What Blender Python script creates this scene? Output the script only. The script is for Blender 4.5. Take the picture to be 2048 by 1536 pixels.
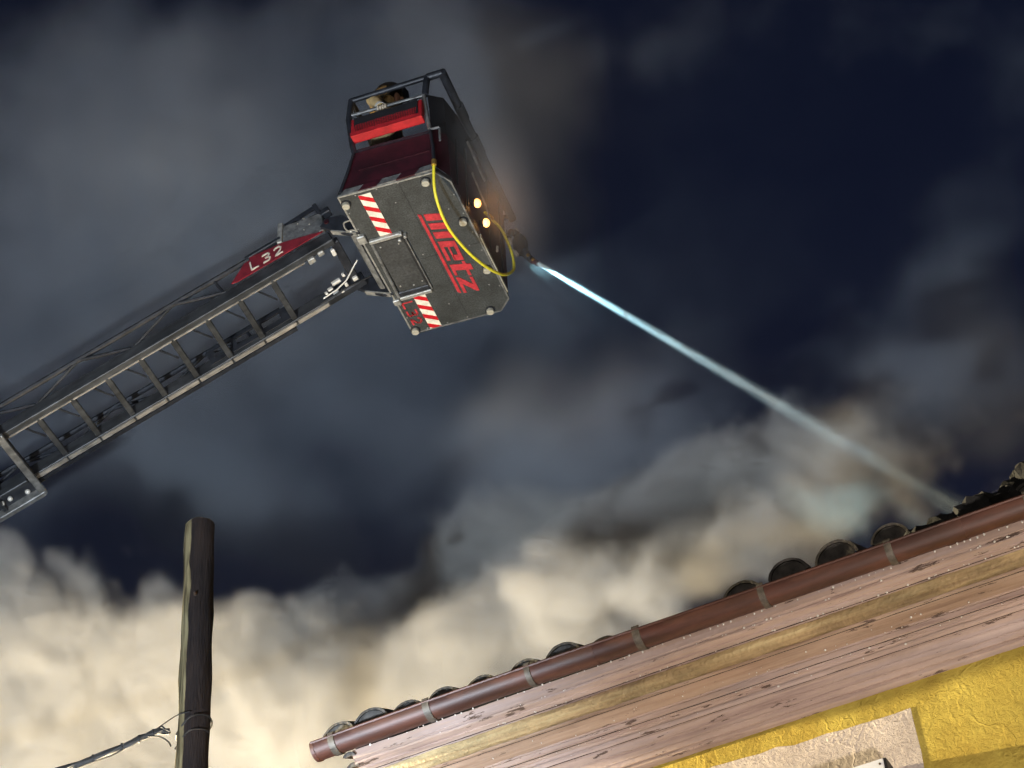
import bpy, bmesh, math, random
from mathutils import Vector, Matrix, noise as mnoise

for o in list(bpy.data.objects): bpy.data.objects.remove(o)
scene = bpy.context.scene
col = scene.collection
R = math.radians

# ------------------------------------------------------------------ camera
cd = bpy.data.cameras.new('camera'); cam = bpy.data.objects.new('camera', cd); col.objects.link(cam)
cd.sensor_width = 36.0; cd.lens = 78.0; cd.clip_start = 0.1; cd.clip_end = 3000
pit, rol = R(41.5), R(-4.9)
F = Vector((0, math.cos(pit), math.sin(pit))); R0 = Vector((1, 0, 0)); U0 = Vector((0, -math.sin(pit), math.cos(pit)))
RR = math.cos(rol)*R0 + math.sin(rol)*U0; UU = -math.sin(rol)*R0 + math.cos(rol)*U0
cam.matrix_world = Matrix(((RR.x, UU.x, -F.x, 0), (RR.y, UU.y, -F.y, 0), (RR.z, UU.z, -F.z, 1.6), (0, 0, 0, 1)))
scene.camera = cam

# ------------------------------------------------------------------ night sky
world = bpy.data.worlds.new('World'); scene.world = world; world.use_nodes = True
wn = world.node_tree; wn.nodes.clear()
sky = wn.nodes.new('ShaderNodeTexSky'); sky.sky_type = 'NISHITA'; sky.sun_disc = False
sky.sun_elevation = R(-2.5); sky.sun_rotation = R(200); sky.air_density = 1.0; sky.ozone_density = 2.6
bg = wn.nodes.new('ShaderNodeBackground'); bg.inputs['Strength'].default_value = 0.20
wo = wn.nodes.new('ShaderNodeOutputWorld')
wn.links.new(sky.outputs[0], bg.inputs[0]); wn.links.new(bg.outputs[0], wo.inputs[0])

# ------------------------------------------------------------------ lamps of the street and added fill lights
def lamp(kind, name, loc, energy, color, target=None, size=0.15, spot=None, blend=0.5):
    l = bpy.data.lights.new(name, kind); l.energy = energy; l.color = color
    l.shadow_soft_size = size
    o = bpy.data.objects.new(name, l); col.objects.link(o); o.location = loc
    if target is not None:
        o.rotation_euler = (Vector(target)-Vector(loc)).to_track_quat('-Z', 'Y').to_euler()
    if spot: l.spot_size = R(spot); l.spot_blend = blend
    return o
cool_fill = lamp('SUN', 'cool_fill', (0, 0, 40), 0.03, (0.62, 0.78, 1.0)); cool_fill.data.angle = R(0.5)  # unseen cool fill added to tint the upper smoke
lamp('POINT', 'tile_end_fill', (-2.0, -9.0, 6.5), 2000, (1.0, 0.86, 0.68), size=0.15)  # unseen fill added to lift the dark tile ends and gutter
cool_fill.rotation_euler = (R(48), 0, R(-35))
lamp('POINT', 'street_lamp_behind_house', (-3.2, 14.0, 8.6), 2050, (1.0, 0.81, 0.52), size=0.12)
lamp('SPOT', 'street_lamp_along_wall', (-5.77, 11.23, 8.03), 15000, (1.0, 0.82, 0.50), target=(1.6, 8.9, 7.1), size=0.06, spot=50, blend=0.4)
lamp('SPOT', 'ladder_truck_floodlight', (-5.2, 4.5, 2.2), 10500, (0.74, 0.87, 1.0), target=(-1.0, 16.5, 18.0), size=0.25, spot=56, blend=0.6)
lamp('SPOT', 'fire_engine_floodlight', (2.2, 3.4, 1.3), 3100, (1.0, 0.88, 0.78), target=(1.4, 8.8, 7.6), size=0.3, spot=85, blend=0.5)

vs = scene.view_settings
vs.view_transform = 'Standard'; vs.look = 'None'; vs.exposure = 0.0; vs.gamma = 1.0; vs.use_curve_mapping = False
scene.render.engine = 'CYCLES'
cy = scene.cycles
cy.use_denoising = True; cy.use_adaptive_sampling = True; cy.adaptive_threshold = 0.06; cy.adaptive_min_samples = 16
try: cy.denoiser = 'OPENIMAGEDENOISE'
except Exception: pass
cy.max_bounces = 6; cy.diffuse_bounces = 2; cy.glossy_bounces = 2; cy.transmission_bounces = 3; cy.transparent_max_bounces = 8
cy.volume_bounces = 1
cy.volume_step_rate = 3.0; cy.volume_max_steps = 256
cy.sample_clamp_indirect = 4.0; cy.caustics_reflective = False; cy.caustics_refractive = False

# ------------------------------------------------------------------ helpers
def mat(name, color, rough=0.6, metal=0.0, var=0.25, vscale=8.0, bump=0.0, bscale=40.0, spec=0.5, stretch=(1, 1, 1), color2=None, emit=None, estr=0.0, coat=0.0):
    m = bpy.data.materials.new(name); m.use_nodes = True
    nt = m.node_tree; b = nt.nodes['Principled BSDF']
    b.inputs['Roughness'].default_value = rough; b.inputs['Metallic'].default_value = metal
    b.inputs['Specular IOR Level'].default_value = spec; b.inputs['Coat Weight'].default_value = coat
    tc = nt.nodes.new('ShaderNodeTexCoord'); mp = nt.nodes.new('ShaderNodeMapping'); mp.inputs['Scale'].default_value = stretch
    nt.links.new(tc.outputs['Object'], mp.inputs[0])
    n = nt.nodes.new('ShaderNodeTexNoise'); n.inputs['Scale'].default_value = vscale; n.inputs['Detail'].default_value = 6; n.inputs['Roughness'].default_value = 0.65
    nt.links.new(mp.outputs[0], n.inputs['Vector'])
    cr = nt.nodes.new('ShaderNodeValToRGB')
    c2 = color2 or tuple(c*(1-var) for c in color)
    c1 = color if color2 else tuple(min(1, c*(1+var)) for c in color)
    cr.color_ramp.elements[0].position = 0.36; cr.color_ramp.elements[1].position = 0.64
    cr.color_ramp.elements[0].color = (*c2, 1); cr.color_ramp.elements[1].color = (*c1, 1)
    nt.links.new(n.outputs[0], cr.inputs[0]); nt.links.new(cr.outputs[0], b.inputs['Base Color'])
    if bump:
        n2 = nt.nodes.new('ShaderNodeTexNoise'); n2.inputs['Scale'].default_value = bscale; n2.inputs['Detail'].default_value = 8
        nt.links.new(mp.outputs[0], n2.inputs['Vector'])
        bp = nt.nodes.new('ShaderNodeBump'); bp.inputs['Strength'].default_value = 1.0; bp.inputs['Distance'].default_value = bump
        nt.links.new(n2.outputs[0], bp.inputs['Height']); nt.links.new(bp.outputs[0], b.inputs['Normal'])
    if emit:
        b.inputs['Emission Color'].default_value = (*emit, 1); b.inputs['Emission Strength'].default_value = estr
    return m

class MB:
    def __init__(s): s.v = []; s.f = []
    def add(s, vs, fs):
        k = len(s.v); s.v += [tuple(x) for x in vs]; s.f += [tuple(i+k for i in f) for f in fs]; return s
    def box(s, lo, hi):
        x0, y0, z0 = lo; x1, y1, z1 = hi
        return s.add([(x0,y0,z0),(x1,y0,z0),(x1,y1,z0),(x0,y1,z0),(x0,y0,z1),(x1,y0,z1),(x1,y1,z1),(x0,y1,z1)],
                     [(0,3,2,1),(4,5,6,7),(0,1,5,4),(1,2,6,5),(2,3,7,6),(3,0,4,7)])
    def prism(s, poly, axis, t0, t1):
        # poly: 2-D outline, extruded along axis (0,1,2) from t0 to t1
        n = len(poly)
        def P(q, t):
            a = list(q); a.insert(axis, t); return tuple(a)
        vs = [P(q, t0) for q in poly]+[P(q, t1) for q in poly]
        fs = [tuple(range(n)), tuple(range(2*n-1, n-1, -1))]+[(i, (i+1) % n, n+(i+1) % n, n+i) for i in range(n)]
        return s.add(vs, fs)
    def tube(s, pts, r, seg=8, cap=True):
        pts = [Vector(p) for p in pts]; n = len(pts); rs = r if isinstance(r, (list, tuple)) else [r]*n
        up = Vector((0.13, 0.21, 0.97)); vs = []; fs = []; px = None
        for i, p in enumerate(pts):
            d = (pts[min(i+1, n-1)]-pts[max(i-1, 0)]).normalized()
            if px is None:
                px = d.cross(up)
                if px.length < 1e-3: px = d.cross(Vector((1, 0, 0)))
            px = (px-d*px.dot(d)).normalized(); py = d.cross(px)
            for k in range(seg):
                a = 2*math.pi*k/seg
                vs.append(p+rs[i]*(math.cos(a)*px+math.sin(a)*py))
        for i in range(n-1):
            for k in range(seg):
                fs.append((i*seg+k, i*seg+(k+1) % seg, (i+1)*seg+(k+1) % seg, (i+1)*seg+k))
        if cap: fs += [tuple(range(seg-1, -1, -1)), tuple((n-1)*seg+k for k in range(seg))]
        return s.add(vs, fs)
    def beam(s, p0, p1, w, h, upv=(0, 0, 1)):
        p0, p1 = Vector(p0), Vector(p1); d = (p1-p0).normalized(); x = d.cross(Vector(upv)).normalized(); y = x.cross(d)
        vs = [p+sx*x*w/2+sy*y*h/2 for p in (p0, p1) for sx, sy in ((-1,-1),(1,-1),(1,1),(-1,1))]
        return s.add(vs, [(0,1,2,3),(7,6,5,4),(0,4,5,1),(1,5,6,2),(2,6,7,3),(3,7,4,0)])
    def sphere(s, c, r, seg=10, rings=6):
        rr = r if isinstance(r, (tuple, list)) else (r, r, r)
        vs = [(c[0], c[1], c[2]+rr[2])]
        for j in range(1, rings):
            t = math.pi*j/rings
            vs += [(c[0]+rr[0]*math.sin(t)*math.cos(2*math.pi*k/seg), c[1]+rr[1]*math.sin(t)*math.sin(2*math.pi*k/seg), c[2]+rr[2]*math.cos(t)) for k in range(seg)]
        vs.append((c[0], c[1], c[2]-rr[2])); L = len(vs)-1
        fs = [(0, 1+k, 1+(k+1) % seg) for k in range(seg)]
        for j in range(rings-2):
            b0 = 1+j*seg; b1 = b0+seg
            fs += [(b0+k, b1+k, b1+(k+1) % seg, b0+(k+1) % seg) for k in range(seg)]
        b0 = 1+(rings-2)*seg
        fs += [(L, b0+(k+1) % seg, b0+k) for k in range(seg)]
        return s.add(vs, fs)
    def build(s, name, m, parent=None, smooth=False, bevel=0.0):
        me = bpy.data.meshes.new(name); me.from_pydata(s.v, [], s.f)
        bm = bmesh.new(); bm.from_mesh(me); bmesh.ops.recalc_face_normals(bm, faces=bm.faces)
        if bevel: bmesh.ops.bevel(bm, geom=list(bm.edges), offset=bevel, segments=1, affect='EDGES', clamp_overlap=True)
        bm.to_mesh(me); bm.free()
        if smooth:
            for p in me.polygons: p.use_smooth = True
            try: me.set_sharp_from_angle(angle=R(40))
            except Exception: pass
        o = bpy.data.objects.new(name, me); col.objects.link(o)
        if m: me.materials.append(m)
        if parent: o.parent = parent
        return o

def empty(name, loc, rz=0.0, label=None, cat=None, group=None, mw=None):
    o = bpy.data.objects.new(name, None); col.objects.link(o); o.empty_display_size = 0.2
    if mw is not None: o.matrix_world = mw
    else: o.location = loc; o.rotation_euler = (0, 0, rz)
    tag(o, label, cat, group); return o
def tag(o, label=None, cat=None, group=None, kind=None):
    if label: o['label'] = label
    if cat: o['category'] = cat
    if group: o['group'] = group
    if kind: o['kind'] = kind
    return o
def inst(src, name, parent, loc=(0, 0, 0), rot=(0, 0, 0), scale=(1, 1, 1)):
    o = bpy.data.objects.new(name, src.data); col.objects.link(o); o.parent = parent
    o.location = loc; o.rotation_euler = rot; o.scale = scale; return o
def spline(pts, n=8):
    P = [Vector(p) for p in pts]; out = []
    for i in range(len(P)-1):
        a, b, c, d = P[max(i-1, 0)], P[i], P[i+1], P[min(i+2, len(P)-1)]
        for k in range(n):
            t = k/n; out.append(0.5*((2*b)+(c-a)*t+(2*a-5*b+4*c-d)*t*t+(3*b-a-3*c+d)*t**3))
    return out+[P[-1]]

rnd = random.Random(7)

# ------------------------------------------------------------------ materials
M = {}
M['asphalt'] = mat('wet asphalt', (0.05, 0.05, 0.052), 0.5, bump=0.004, bscale=120)
M['floor'] = mat('grey textured floor sheet', (0.044, 0.048, 0.048), 0.6, 0.0, var=0.6, vscale=70, bump=0.002, bscale=300)
M['hatch'] = mat('hatch sheet', (0.042, 0.044, 0.045), 0.6, 0.0, var=0.3, vscale=40, bump=0.0015, bscale=250)
M['alu'] = mat('brushed aluminium', (0.36, 0.355, 0.33), 0.45, 0.5, var=0.3, vscale=25)
M['alu_dull'] = mat('dull aluminium', (0.24, 0.24, 0.235), 0.5, 0.45, var=0.35, vscale=14)
M['rail'] = mat('ladder rail steel', (0.050, 0.053, 0.058), 0.5, 0.3, var=0.35, vscale=9, stretch=(0.4, 2, 2))
M['rail_edge'] = mat('worn slide strip', (0.36, 0.33, 0.29), 0.45, 0.3, var=0.3, vscale=18, stretch=(0.5, 3, 3))
M['dark'] = mat('dark painted steel', (0.022, 0.024, 0.03), 0.45, 0.2, var=0.4, vscale=12)
M['black'] = mat('black rubber', (0.012, 0.012, 0.014), 0.6)
M['platered'] = mat('red number plate paint', (0.22, 0.014, 0.024), 0.4, var=0.2)
M['darkred'] = mat('shaded red paint', (0.042, 0.004, 0.009), 0.5, 0.0, var=0.25, vscale=6)  # near-black red puts the end panel's shade into its colour
M['red'] = mat('bright red panel', (0.42, 0.014, 0.02), 0.5, var=0.2, vscale=12)
M['redfilm'] = mat('red reflective film', (0.55, 0.010, 0.018), 0.4, var=0.12, vscale=30)
M['letter_red'] = mat('red lettering film', (0.50, 0.035, 0.045), 0.5, var=0.2, vscale=50)
M['whitefilm'] = mat('white reflective film', (0.80, 0.74, 0.62), 0.4, var=0.06, vscale=30)
M['buffer'] = mat('pale rubber buffer', (0.34, 0.32, 0.26), 0.6, var=0.25, vscale=50)
M['hose'] = mat('yellow hose', (0.62, 0.55, 0.03), 0.5, var=0.12, vscale=30)
M['brass'] = mat('brass coupling', (0.55, 0.34, 0.10), 0.35, 0.8, var=0.2)
M['coat'] = mat('tan fire coat', (0.55, 0.39, 0.18), 0.85, var=0.2, vscale=20, bump=0.004, bscale=60)
M['trousers'] = mat('dark trousers', (0.02, 0.022, 0.03), 0.9)
M['helmet'] = mat('dark helmet shell', (0.05, 0.048, 0.04), 0.4, var=0.3, coat=0.3)
M['guard'] = mat('tan neck guard', (0.66, 0.46, 0.22), 0.85, var=0.15, vscale=20)
M['glove'] = mat('pale glove', (0.55, 0.47, 0.36), 0.8, var=0.25, vscale=40)
M['silver'] = mat('reflective tape', (0.65, 0.63, 0.58), 0.35, 0.2, var=0.1)
M['skin'] = mat('skin', (0.45, 0.25, 0.17), 0.6, var=0.1)
M['gutter'] = mat('brown painted gutter', (0.078, 0.029, 0.019), 0.5, 0.1, var=0.32, vscale=4, stretch=(0.25, 3, 3))
M['clip'] = mat('galvanised gutter strap', (0.085, 0.072, 0.058), 0.55, 0.3, var=0.35, vscale=30)
M['tile'] = mat('sooty clay tile', (0.055, 0.050, 0.046), 0.85, var=0.5, vscale=18, bump=0.004, bscale=50)
M['soot'] = mat('charred debris', (0.006, 0.006, 0.006), 0.95, var=0.5, vscale=20, bump=0.01, bscale=40)
M['ivory'] = mat('white sheet metal', (0.62, 0.64, 0.68), 0.4, var=0.08, vscale=10)

def stucco(name, c1, c2, bump=0.010, crack=True):
    m = mat(name, c1, 0.92, var=0.1, vscale=3.0, color2=c2, spec=0.05)
    nt = m.node_tree; b = nt.nodes['Principled BSDF']
    tc = nt.nodes.new('ShaderNodeTexCoord')
    n = nt.nodes.new('ShaderNodeTexNoise'); n.inputs['Scale'].default_value = 42; n.inputs['Detail'].default_value = 7; n.inputs['Roughness'].default_value = 0.62; n.inputs['Distortion'].default_value = 0.6
    nt.links.new(tc.outputs['Object'], n.inputs['Vector'])
    h = n.outputs[0]
    if crack:
        dn = nt.nodes.new('ShaderNodeTexNoise'); dn.inputs['Scale'].default_value = 5; dn.inputs['Detail'].default_value = 4
        ad = nt.nodes.new('ShaderNodeMixRGB'); ad.blend_type = 'ADD'; ad.inputs[0].default_value = 0.5
        nt.links.new(tc.outputs['Object'], dn.inputs['Vector']); nt.links.new(tc.outputs['Object'], ad.inputs[1]); nt.links.new(dn.outputs['Color'], ad.inputs[2])
        v = nt.nodes.new('ShaderNodeTexVoronoi'); v.feature = 'DISTANCE_TO_EDGE'; v.inputs['Scale'].default_value = 1.3
        nt.links.new(ad.outputs[0], v.inputs['Vector'])
        mr = nt.nodes.new('ShaderNodeMapRange'); mr.inputs[1].default_value = 0.0; mr.inputs[2].default_value = 0.018; mr.inputs[3].default_value = 0.28; mr.inputs[4].default_value = 0.0
        nt.links.new(v.outputs['Distance'], mr.inputs[0])
        su = nt.nodes.new('ShaderNodeMath'); su.operation = 'ADD'
        nt.links.new(n.outputs[0], su.inputs[0]); nt.links.new(mr.outputs[0], su.inputs[1]); h = su.outputs[0]
    bp = nt.nodes.new('ShaderNodeBump'); bp.inputs['Distance'].default_value = bump; bp.inputs['Strength'].default_value = 1.0
    nt.links.new(h, bp.inputs['Height']); nt.links.new(bp.outputs[0], b.inputs['Normal'])
    return m
M['wall'] = stucco('yellow stucco', (0.50, 0.395, 0.085), (0.38, 0.275, 0.055), 0.010)
M['patch'] = stucco('pale pink plaster', (0.52, 0.46, 0.42), (0.45, 0.39, 0.35), 0.010)

def eaves(name, c1, c2, peel=0.56, bump=0.004):
    m = mat(name, c1, 0.75, color2=c2, vscale=3.5, stretch=(0.35, 3, 3), spec=0.3)
    nt = m.node_tree; b = nt.nodes['Principled BSDF']
    base = b.inputs['Base Color'].links[0].from_socket
    tc = nt.nodes.new('ShaderNodeTexCoord'); mp = nt.nodes.new('ShaderNodeMapping'); mp.inputs['Scale'].default_value = (1.2, 6, 6)
    nt.links.new(tc.outputs['Object'], mp.inputs[0])
    n = nt.nodes.new('ShaderNodeTexNoise'); n.inputs['Scale'].default_value = 4.0; n.inputs['Detail'].default_value = 8; n.inputs['Roughness'].default_value = 0.7
    nt.links.new(mp.outputs[0], n.inputs['Vector'])
    mr = nt.nodes.new('ShaderNodeMapRange'); mr.inputs[1].default_value = peel+0.11; mr.inputs[2].default_value = peel+0.125
    nt.links.new(n.outputs[0], mr.inputs[0])
    mx = nt.nodes.new('ShaderNodeMixRGB'); mx.inputs[2].default_value = (0.10, 0.065, 0.05, 1)
    nt.links.new(mr.outputs[0], mx.inputs[0]); nt.links.new(base, mx.inputs[1]); nt.links.new(mx.outputs[0], b.inputs['Base Color'])
    n2 = nt.nodes.new('ShaderNodeTexNoise'); n2.inputs['Scale'].default_value = 45; n2.inputs['Detail'].default_value = 8
    nt.links.new(tc.outputs['Object'], n2.inputs['Vector'])
    bp = nt.nodes.new('ShaderNodeBump'); bp.inputs['Distance'].default_value = bump; bp.inputs['Strength'].default_value = 1.0
    nt.links.new(n2.outputs[0], bp.inputs['Height']); nt.links.new(bp.outputs[0], b.inputs['Normal'])
    return m
def streaks(m, cols):
    nt = m.node_tree
    cr = [n for n in nt.nodes if n.type == 'VALTORGB'][0]; mp = cr.inputs[0].links[0].from_node.inputs['Vector'].links[0].from_node
    mp.inputs['Scale'].default_value = (0.30, 6, 6)
    el = cr.color_ramp.elements
    while len(el) > 2: el.remove(el[-1])
    for i, (p, c) in enumerate(cols):
        e_ = el[i] if i < 2 else el.new(p)
        e_.position = p; e_.color = (*c, 1)
M['eaves'] = eaves('flaking mauve eaves paint', (0.37, 0.265, 0.215), (0.25, 0.165, 0.13), 0.50)
M['eaves2'] = eaves('brown eaves paint', (0.33, 0.215, 0.14), (0.22, 0.13, 0.08), 0.50)
M['lamplit'] = eaves('rough ochre render', (0.42, 0.325, 0.16), (0.31, 0.21, 0.10), 0.62, 0.014)  # warm yellow puts a lamp-lit strip into the moulding's colour

streaks(M['eaves'], ((0.28, (0.24, 0.16, 0.135)), (0.72, (0.46, 0.36, 0.315)), (0.42, (0.35, 0.255, 0.22)), (0.50, (0.40, 0.295, 0.24)), (0.58, (0.37, 0.285, 0.26))))
streaks(M['eaves2'], ((0.28, (0.19, 0.12, 0.085)), (0.72, (0.42, 0.31, 0.235)), (0.45, (0.31, 0.21, 0.15)), (0.55, (0.35, 0.25, 0.185))))
streaks(M['lamplit'], ((0.30, (0.22, 0.14, 0.075)), (0.70, (0.46, 0.37, 0.20)), (0.5, (0.36, 0.26, 0.13))))
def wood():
    m = mat('weathered side-lit pole wood', (0.022, 0.015, 0.013), 0.85, color2=(0.011, 0.008, 0.008), vscale=6, stretch=(6, 6, 0.7), bump=0.012, bscale=14, spec=0.25)
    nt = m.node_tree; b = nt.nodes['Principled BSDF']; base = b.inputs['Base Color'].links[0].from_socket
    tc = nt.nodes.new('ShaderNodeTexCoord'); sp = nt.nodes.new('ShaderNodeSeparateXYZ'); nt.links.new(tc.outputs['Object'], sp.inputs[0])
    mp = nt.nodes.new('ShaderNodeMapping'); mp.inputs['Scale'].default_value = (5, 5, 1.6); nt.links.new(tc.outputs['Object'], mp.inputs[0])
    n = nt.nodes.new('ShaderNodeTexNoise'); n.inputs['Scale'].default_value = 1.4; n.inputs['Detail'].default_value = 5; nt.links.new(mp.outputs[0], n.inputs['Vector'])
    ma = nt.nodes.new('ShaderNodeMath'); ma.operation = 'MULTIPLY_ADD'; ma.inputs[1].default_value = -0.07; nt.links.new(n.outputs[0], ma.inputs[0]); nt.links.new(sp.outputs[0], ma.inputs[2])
    mr = nt.nodes.new('ShaderNodeMapRange'); mr.inputs[1].default_value = -0.078; mr.inputs[2].default_value = -0.084; nt.links.new(ma.outputs[0], mr.inputs[0])  # paler wood on the left, with the lamp-lit sliver painted into its colour
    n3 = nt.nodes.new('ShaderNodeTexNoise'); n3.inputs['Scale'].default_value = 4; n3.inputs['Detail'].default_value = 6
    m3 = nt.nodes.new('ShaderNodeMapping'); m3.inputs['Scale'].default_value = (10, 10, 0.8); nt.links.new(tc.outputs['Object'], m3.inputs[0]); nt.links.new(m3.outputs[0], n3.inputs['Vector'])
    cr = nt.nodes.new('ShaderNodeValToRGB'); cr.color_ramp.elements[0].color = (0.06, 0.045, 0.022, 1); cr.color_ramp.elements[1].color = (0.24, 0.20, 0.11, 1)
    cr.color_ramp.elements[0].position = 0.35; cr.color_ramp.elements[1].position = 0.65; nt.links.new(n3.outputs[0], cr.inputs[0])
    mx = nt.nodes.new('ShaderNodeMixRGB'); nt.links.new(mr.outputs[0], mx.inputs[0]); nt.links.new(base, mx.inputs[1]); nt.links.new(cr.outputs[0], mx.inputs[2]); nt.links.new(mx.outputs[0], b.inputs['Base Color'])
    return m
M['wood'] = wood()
M['endgrain'] = mat('pole end grain', (0.10, 0.08, 0.055), 0.9, var=0.3)
M['cable'] = mat('black cable sheath', (0.018, 0.017, 0.017), 0.55, var=0.4)
M['nail'] = mat('rusty bolt', (0.05, 0.03, 0.02), 0.7)

def grime(m, scale, lo, stretch=(1, 1, 1)):
    nt = m.node_tree; b = nt.nodes['Principled BSDF']; base = b.inputs['Base Color'].links[0].from_socket
    tc = nt.nodes.new('ShaderNodeTexCoord'); mp = nt.nodes.new('ShaderNodeMapping'); mp.inputs['Scale'].default_value = stretch; nt.links.new(tc.outputs['Object'], mp.inputs[0])
    n = nt.nodes.new('ShaderNodeTexNoise'); n.inputs['Scale'].default_value = scale; n.inputs['Detail'].default_value = 7; n.inputs['Roughness'].default_value = 0.7; nt.links.new(mp.outputs[0], n.inputs['Vector'])
    mr = nt.nodes.new('ShaderNodeMapRange'); mr.inputs[1].default_value = 0.38; mr.inputs[2].default_value = 0.62; mr.inputs[3].default_value = lo; mr.inputs[4].default_value = 1.0; nt.links.new(n.outputs[0], mr.inputs[0])
    mx = nt.nodes.new('ShaderNodeMixRGB'); mx.blend_type = 'MULTIPLY'; mx.inputs[0].default_value = 1; nt.links.new(base, mx.inputs[1]); nt.links.new(mr.outputs[0], mx.inputs[2]); nt.links.new(mx.outputs[0], b.inputs['Base Color'])
for k_, s_, l_, st_ in (('floor', 3.5, 0.5, (1, 1, 1)), ('hatch', 5, 0.6, (1, 1, 1)), ('darkred', 5, 0.5, (1, 1, 1)), ('letter_red', 14, 0.6, (1, 1, 1)), ('redfilm', 12, 0.75, (1, 1, 1)), ('whitefilm', 12, 0.72, (1, 1, 1)),
                        ('gutter', 5, 0.55, (0.6, 2, 2)), ('eaves', 2.2, 0.74, (0.5, 2, 2)), ('eaves2', 2.2, 0.70, (0.5, 2, 2)), ('lamplit', 3, 0.5, (0.6, 2, 2)), ('wall', 1.6, 0.68, (1, 1, 1)), ('patch', 2.2, 0.7, (1, 1, 1)),
                        ('rail', 4, 0.55, (1, 1, 1)), ('rail_edge', 6, 0.55, (1, 1, 1)), ('alu_dull', 6, 0.55, (1, 1, 1)), ('red', 8, 0.7, (1, 1, 1)), ('platered', 6, 0.55, (1, 1, 1))):
    grime(M[k_], s_, l_, st_)

# ------------------------------------------------------------------ ground
g = MB().add([(-800,-800,0),(800,-800,0),(800,800,0),(-800,800,0)], [(0,1,2,3)]).build('ground', M['asphalt']); tag(g, kind='structure')

# ================================================================== HOUSE
HX, HY, HZ = -1.064, 9.505, 7.749; HAZ = R(-24.3)
# local frame: x along the eave, y towards the street, z up, origin on the gutter's front lip
hm = Matrix.Translation((HX, HY, HZ)) @ Matrix(((math.cos(HAZ), math.sin(HAZ), 0, 0), (math.sin(HAZ), -math.cos(HAZ), 0, 0), (0, 0, 1, 0), (0, 0, 0, 1)))
house = empty('house', (HX, HY, 0), -math.pi+HAZ, 'yellow rendered house with pink moulded eaves and brown gutter', 'house')
# a right-handed frame: local x runs back along the eave, y outwards to the street
def hp(x, y, z): return (-x, y, z+HZ)      # eave frame -> house frame
def hpoly(profile, x0, x1, name, m, smooth=False, parent=None):
    mb = MB(); n = len(profile)
    vs = [hp(x0, y, z) for y, z in profile]+[hp(x1, y, z) for y, z in profile]
    fs = [tuple(range(n)), tuple(range(2*n-1, n-1, -1))]+[(i, (i+1) % n, n+(i+1) % n, n+i) for i in range(n)]
    mb.add(vs, fs); return mb.build(name, m, parent or house, smooth)
X0, X1 = 0.06, 9.0
WY = -0.63
# walls
wl = MB(); wl.box((-X1, WY-0.35, 0), (-(X0+0.55), WY, HZ-0.30)); wl.build('wall', M['wall'], house)
MB().box((-X1, -9.0, 0), (-(X0+0.56), WY-0.36, HZ-0.31)).build('rear_wall', M['wall'], house)
# pale plaster panel
pl = MB(); pts = []
px0, px1, pz1, pz0 = 0.75, 2.79, -0.475, -2.2
top = [(px0+(px1-px0)*k/24, pz1-0.03*(px0+(px1-px0)*k/24-2.0)+0.016*mnoise.noise((k*0.9, 0.3, 0))+0.008*mnoise.noise((k*2.3, 1.3, 0))) for k in range(25)]
side = [(px1+0.020*mnoise.noise((0.4, k*0.9, 3)), pz1-0.03*0.79-(k/14)*1.7) for k in range(1, 15)]
poly = top+side+[(px0, pz0)]
pl.prism([(-x, z+HZ) for x, z in poly], 1, WY-0.01, WY+0.004)
pl.build('plaster_panel', M['patch'], house)
# eaves mouldings, from the gutter inwards (y, z)
PR = [
 ('fascia_board', [(-0.115,-0.045),(-0.118,-0.095),(-0.24,-0.10),(-0.24,-0.045)], 'eaves'),
 ('soffit_board', [(-0.135,-0.101),(-0.137,-0.112),(-0.30,-0.115),(-0.30,-0.101)], 'eaves'),
 ('rough_moulding', [(-0.235,-0.116),(-0.243,-0.135),(-0.256,-0.155),(-0.275,-0.168),(-0.30,-0.172),(-0.34,-0.17),(-0.34,-0.116)], 'lamplit'),
 ('soffit_plank', [(-0.29,-0.173),(-0.292,-0.183),(-0.47,-0.19),(-0.47,-0.173)], 'eaves2'),
 ('cornice_step', [(-0.43,-0.191),(-0.435,-0.212),(-0.48,-0.214),(-0.486,-0.222),(-0.53,-0.226),(-0.53,-0.191)], 'eaves'),
 ('cornice_bead', [(-0.495,-0.227),(-0.499,-0.238),(-0.508,-0.244),(-0.53,-0.246),(-0.56,-0.246),(-0.56,-0.227)], 'eaves'),
 ('cornice_cove', [(-0.525,-0.247),(-0.535,-0.262),(-0.552,-0.285),(-0.567,-0.315),(-0.578,-0.335),(-0.60,-0.335),(-0.66,-0.335),(-0.66,-0.247)], 'eaves'),
 ('cornice_fillet', [(-0.590,-0.336),(-0.593,-0.350),(-0.605,-0.356),(-0.66,-0.358),(-0.66,-0.336)], 'eaves'),
]
def wavy(profile, name, m, seed, amp):
    # an extruded moulding with slightly uneven edges along its length
    N = 90; n = len(profile); vs = []; fs = []
    for i in range(N+1):
        x = X0+(X1-X0)*(i/N)**1.25
        for k, (y, z) in enumerate(profile):
            a = amp*mnoise.noise((x*3.1+seed*7, k*1.7, seed)); b = amp*mnoise.noise((x*7.3+seed*3, k*2.1, 5+seed))
            vs.append(hp(x, y+a*0.6, z+b*0.5))
    for i in range(N):
        for k in range(n): fs.append((i*n+k, i*n+(k+1) % n, (i+1)*n+(k+1) % n, (i+1)*n+k))
    fs += [tuple(range(n)), tuple(N*n+k for k in range(n-1, -1, -1))]
    return MB().add(vs, fs).build(name, m, house)
for i, (nm, pr, mm) in enumerate(PR): wavy(pr, nm, M[mm], i, 0.006 if mm != 'lamplit' else 0.016)
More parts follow.
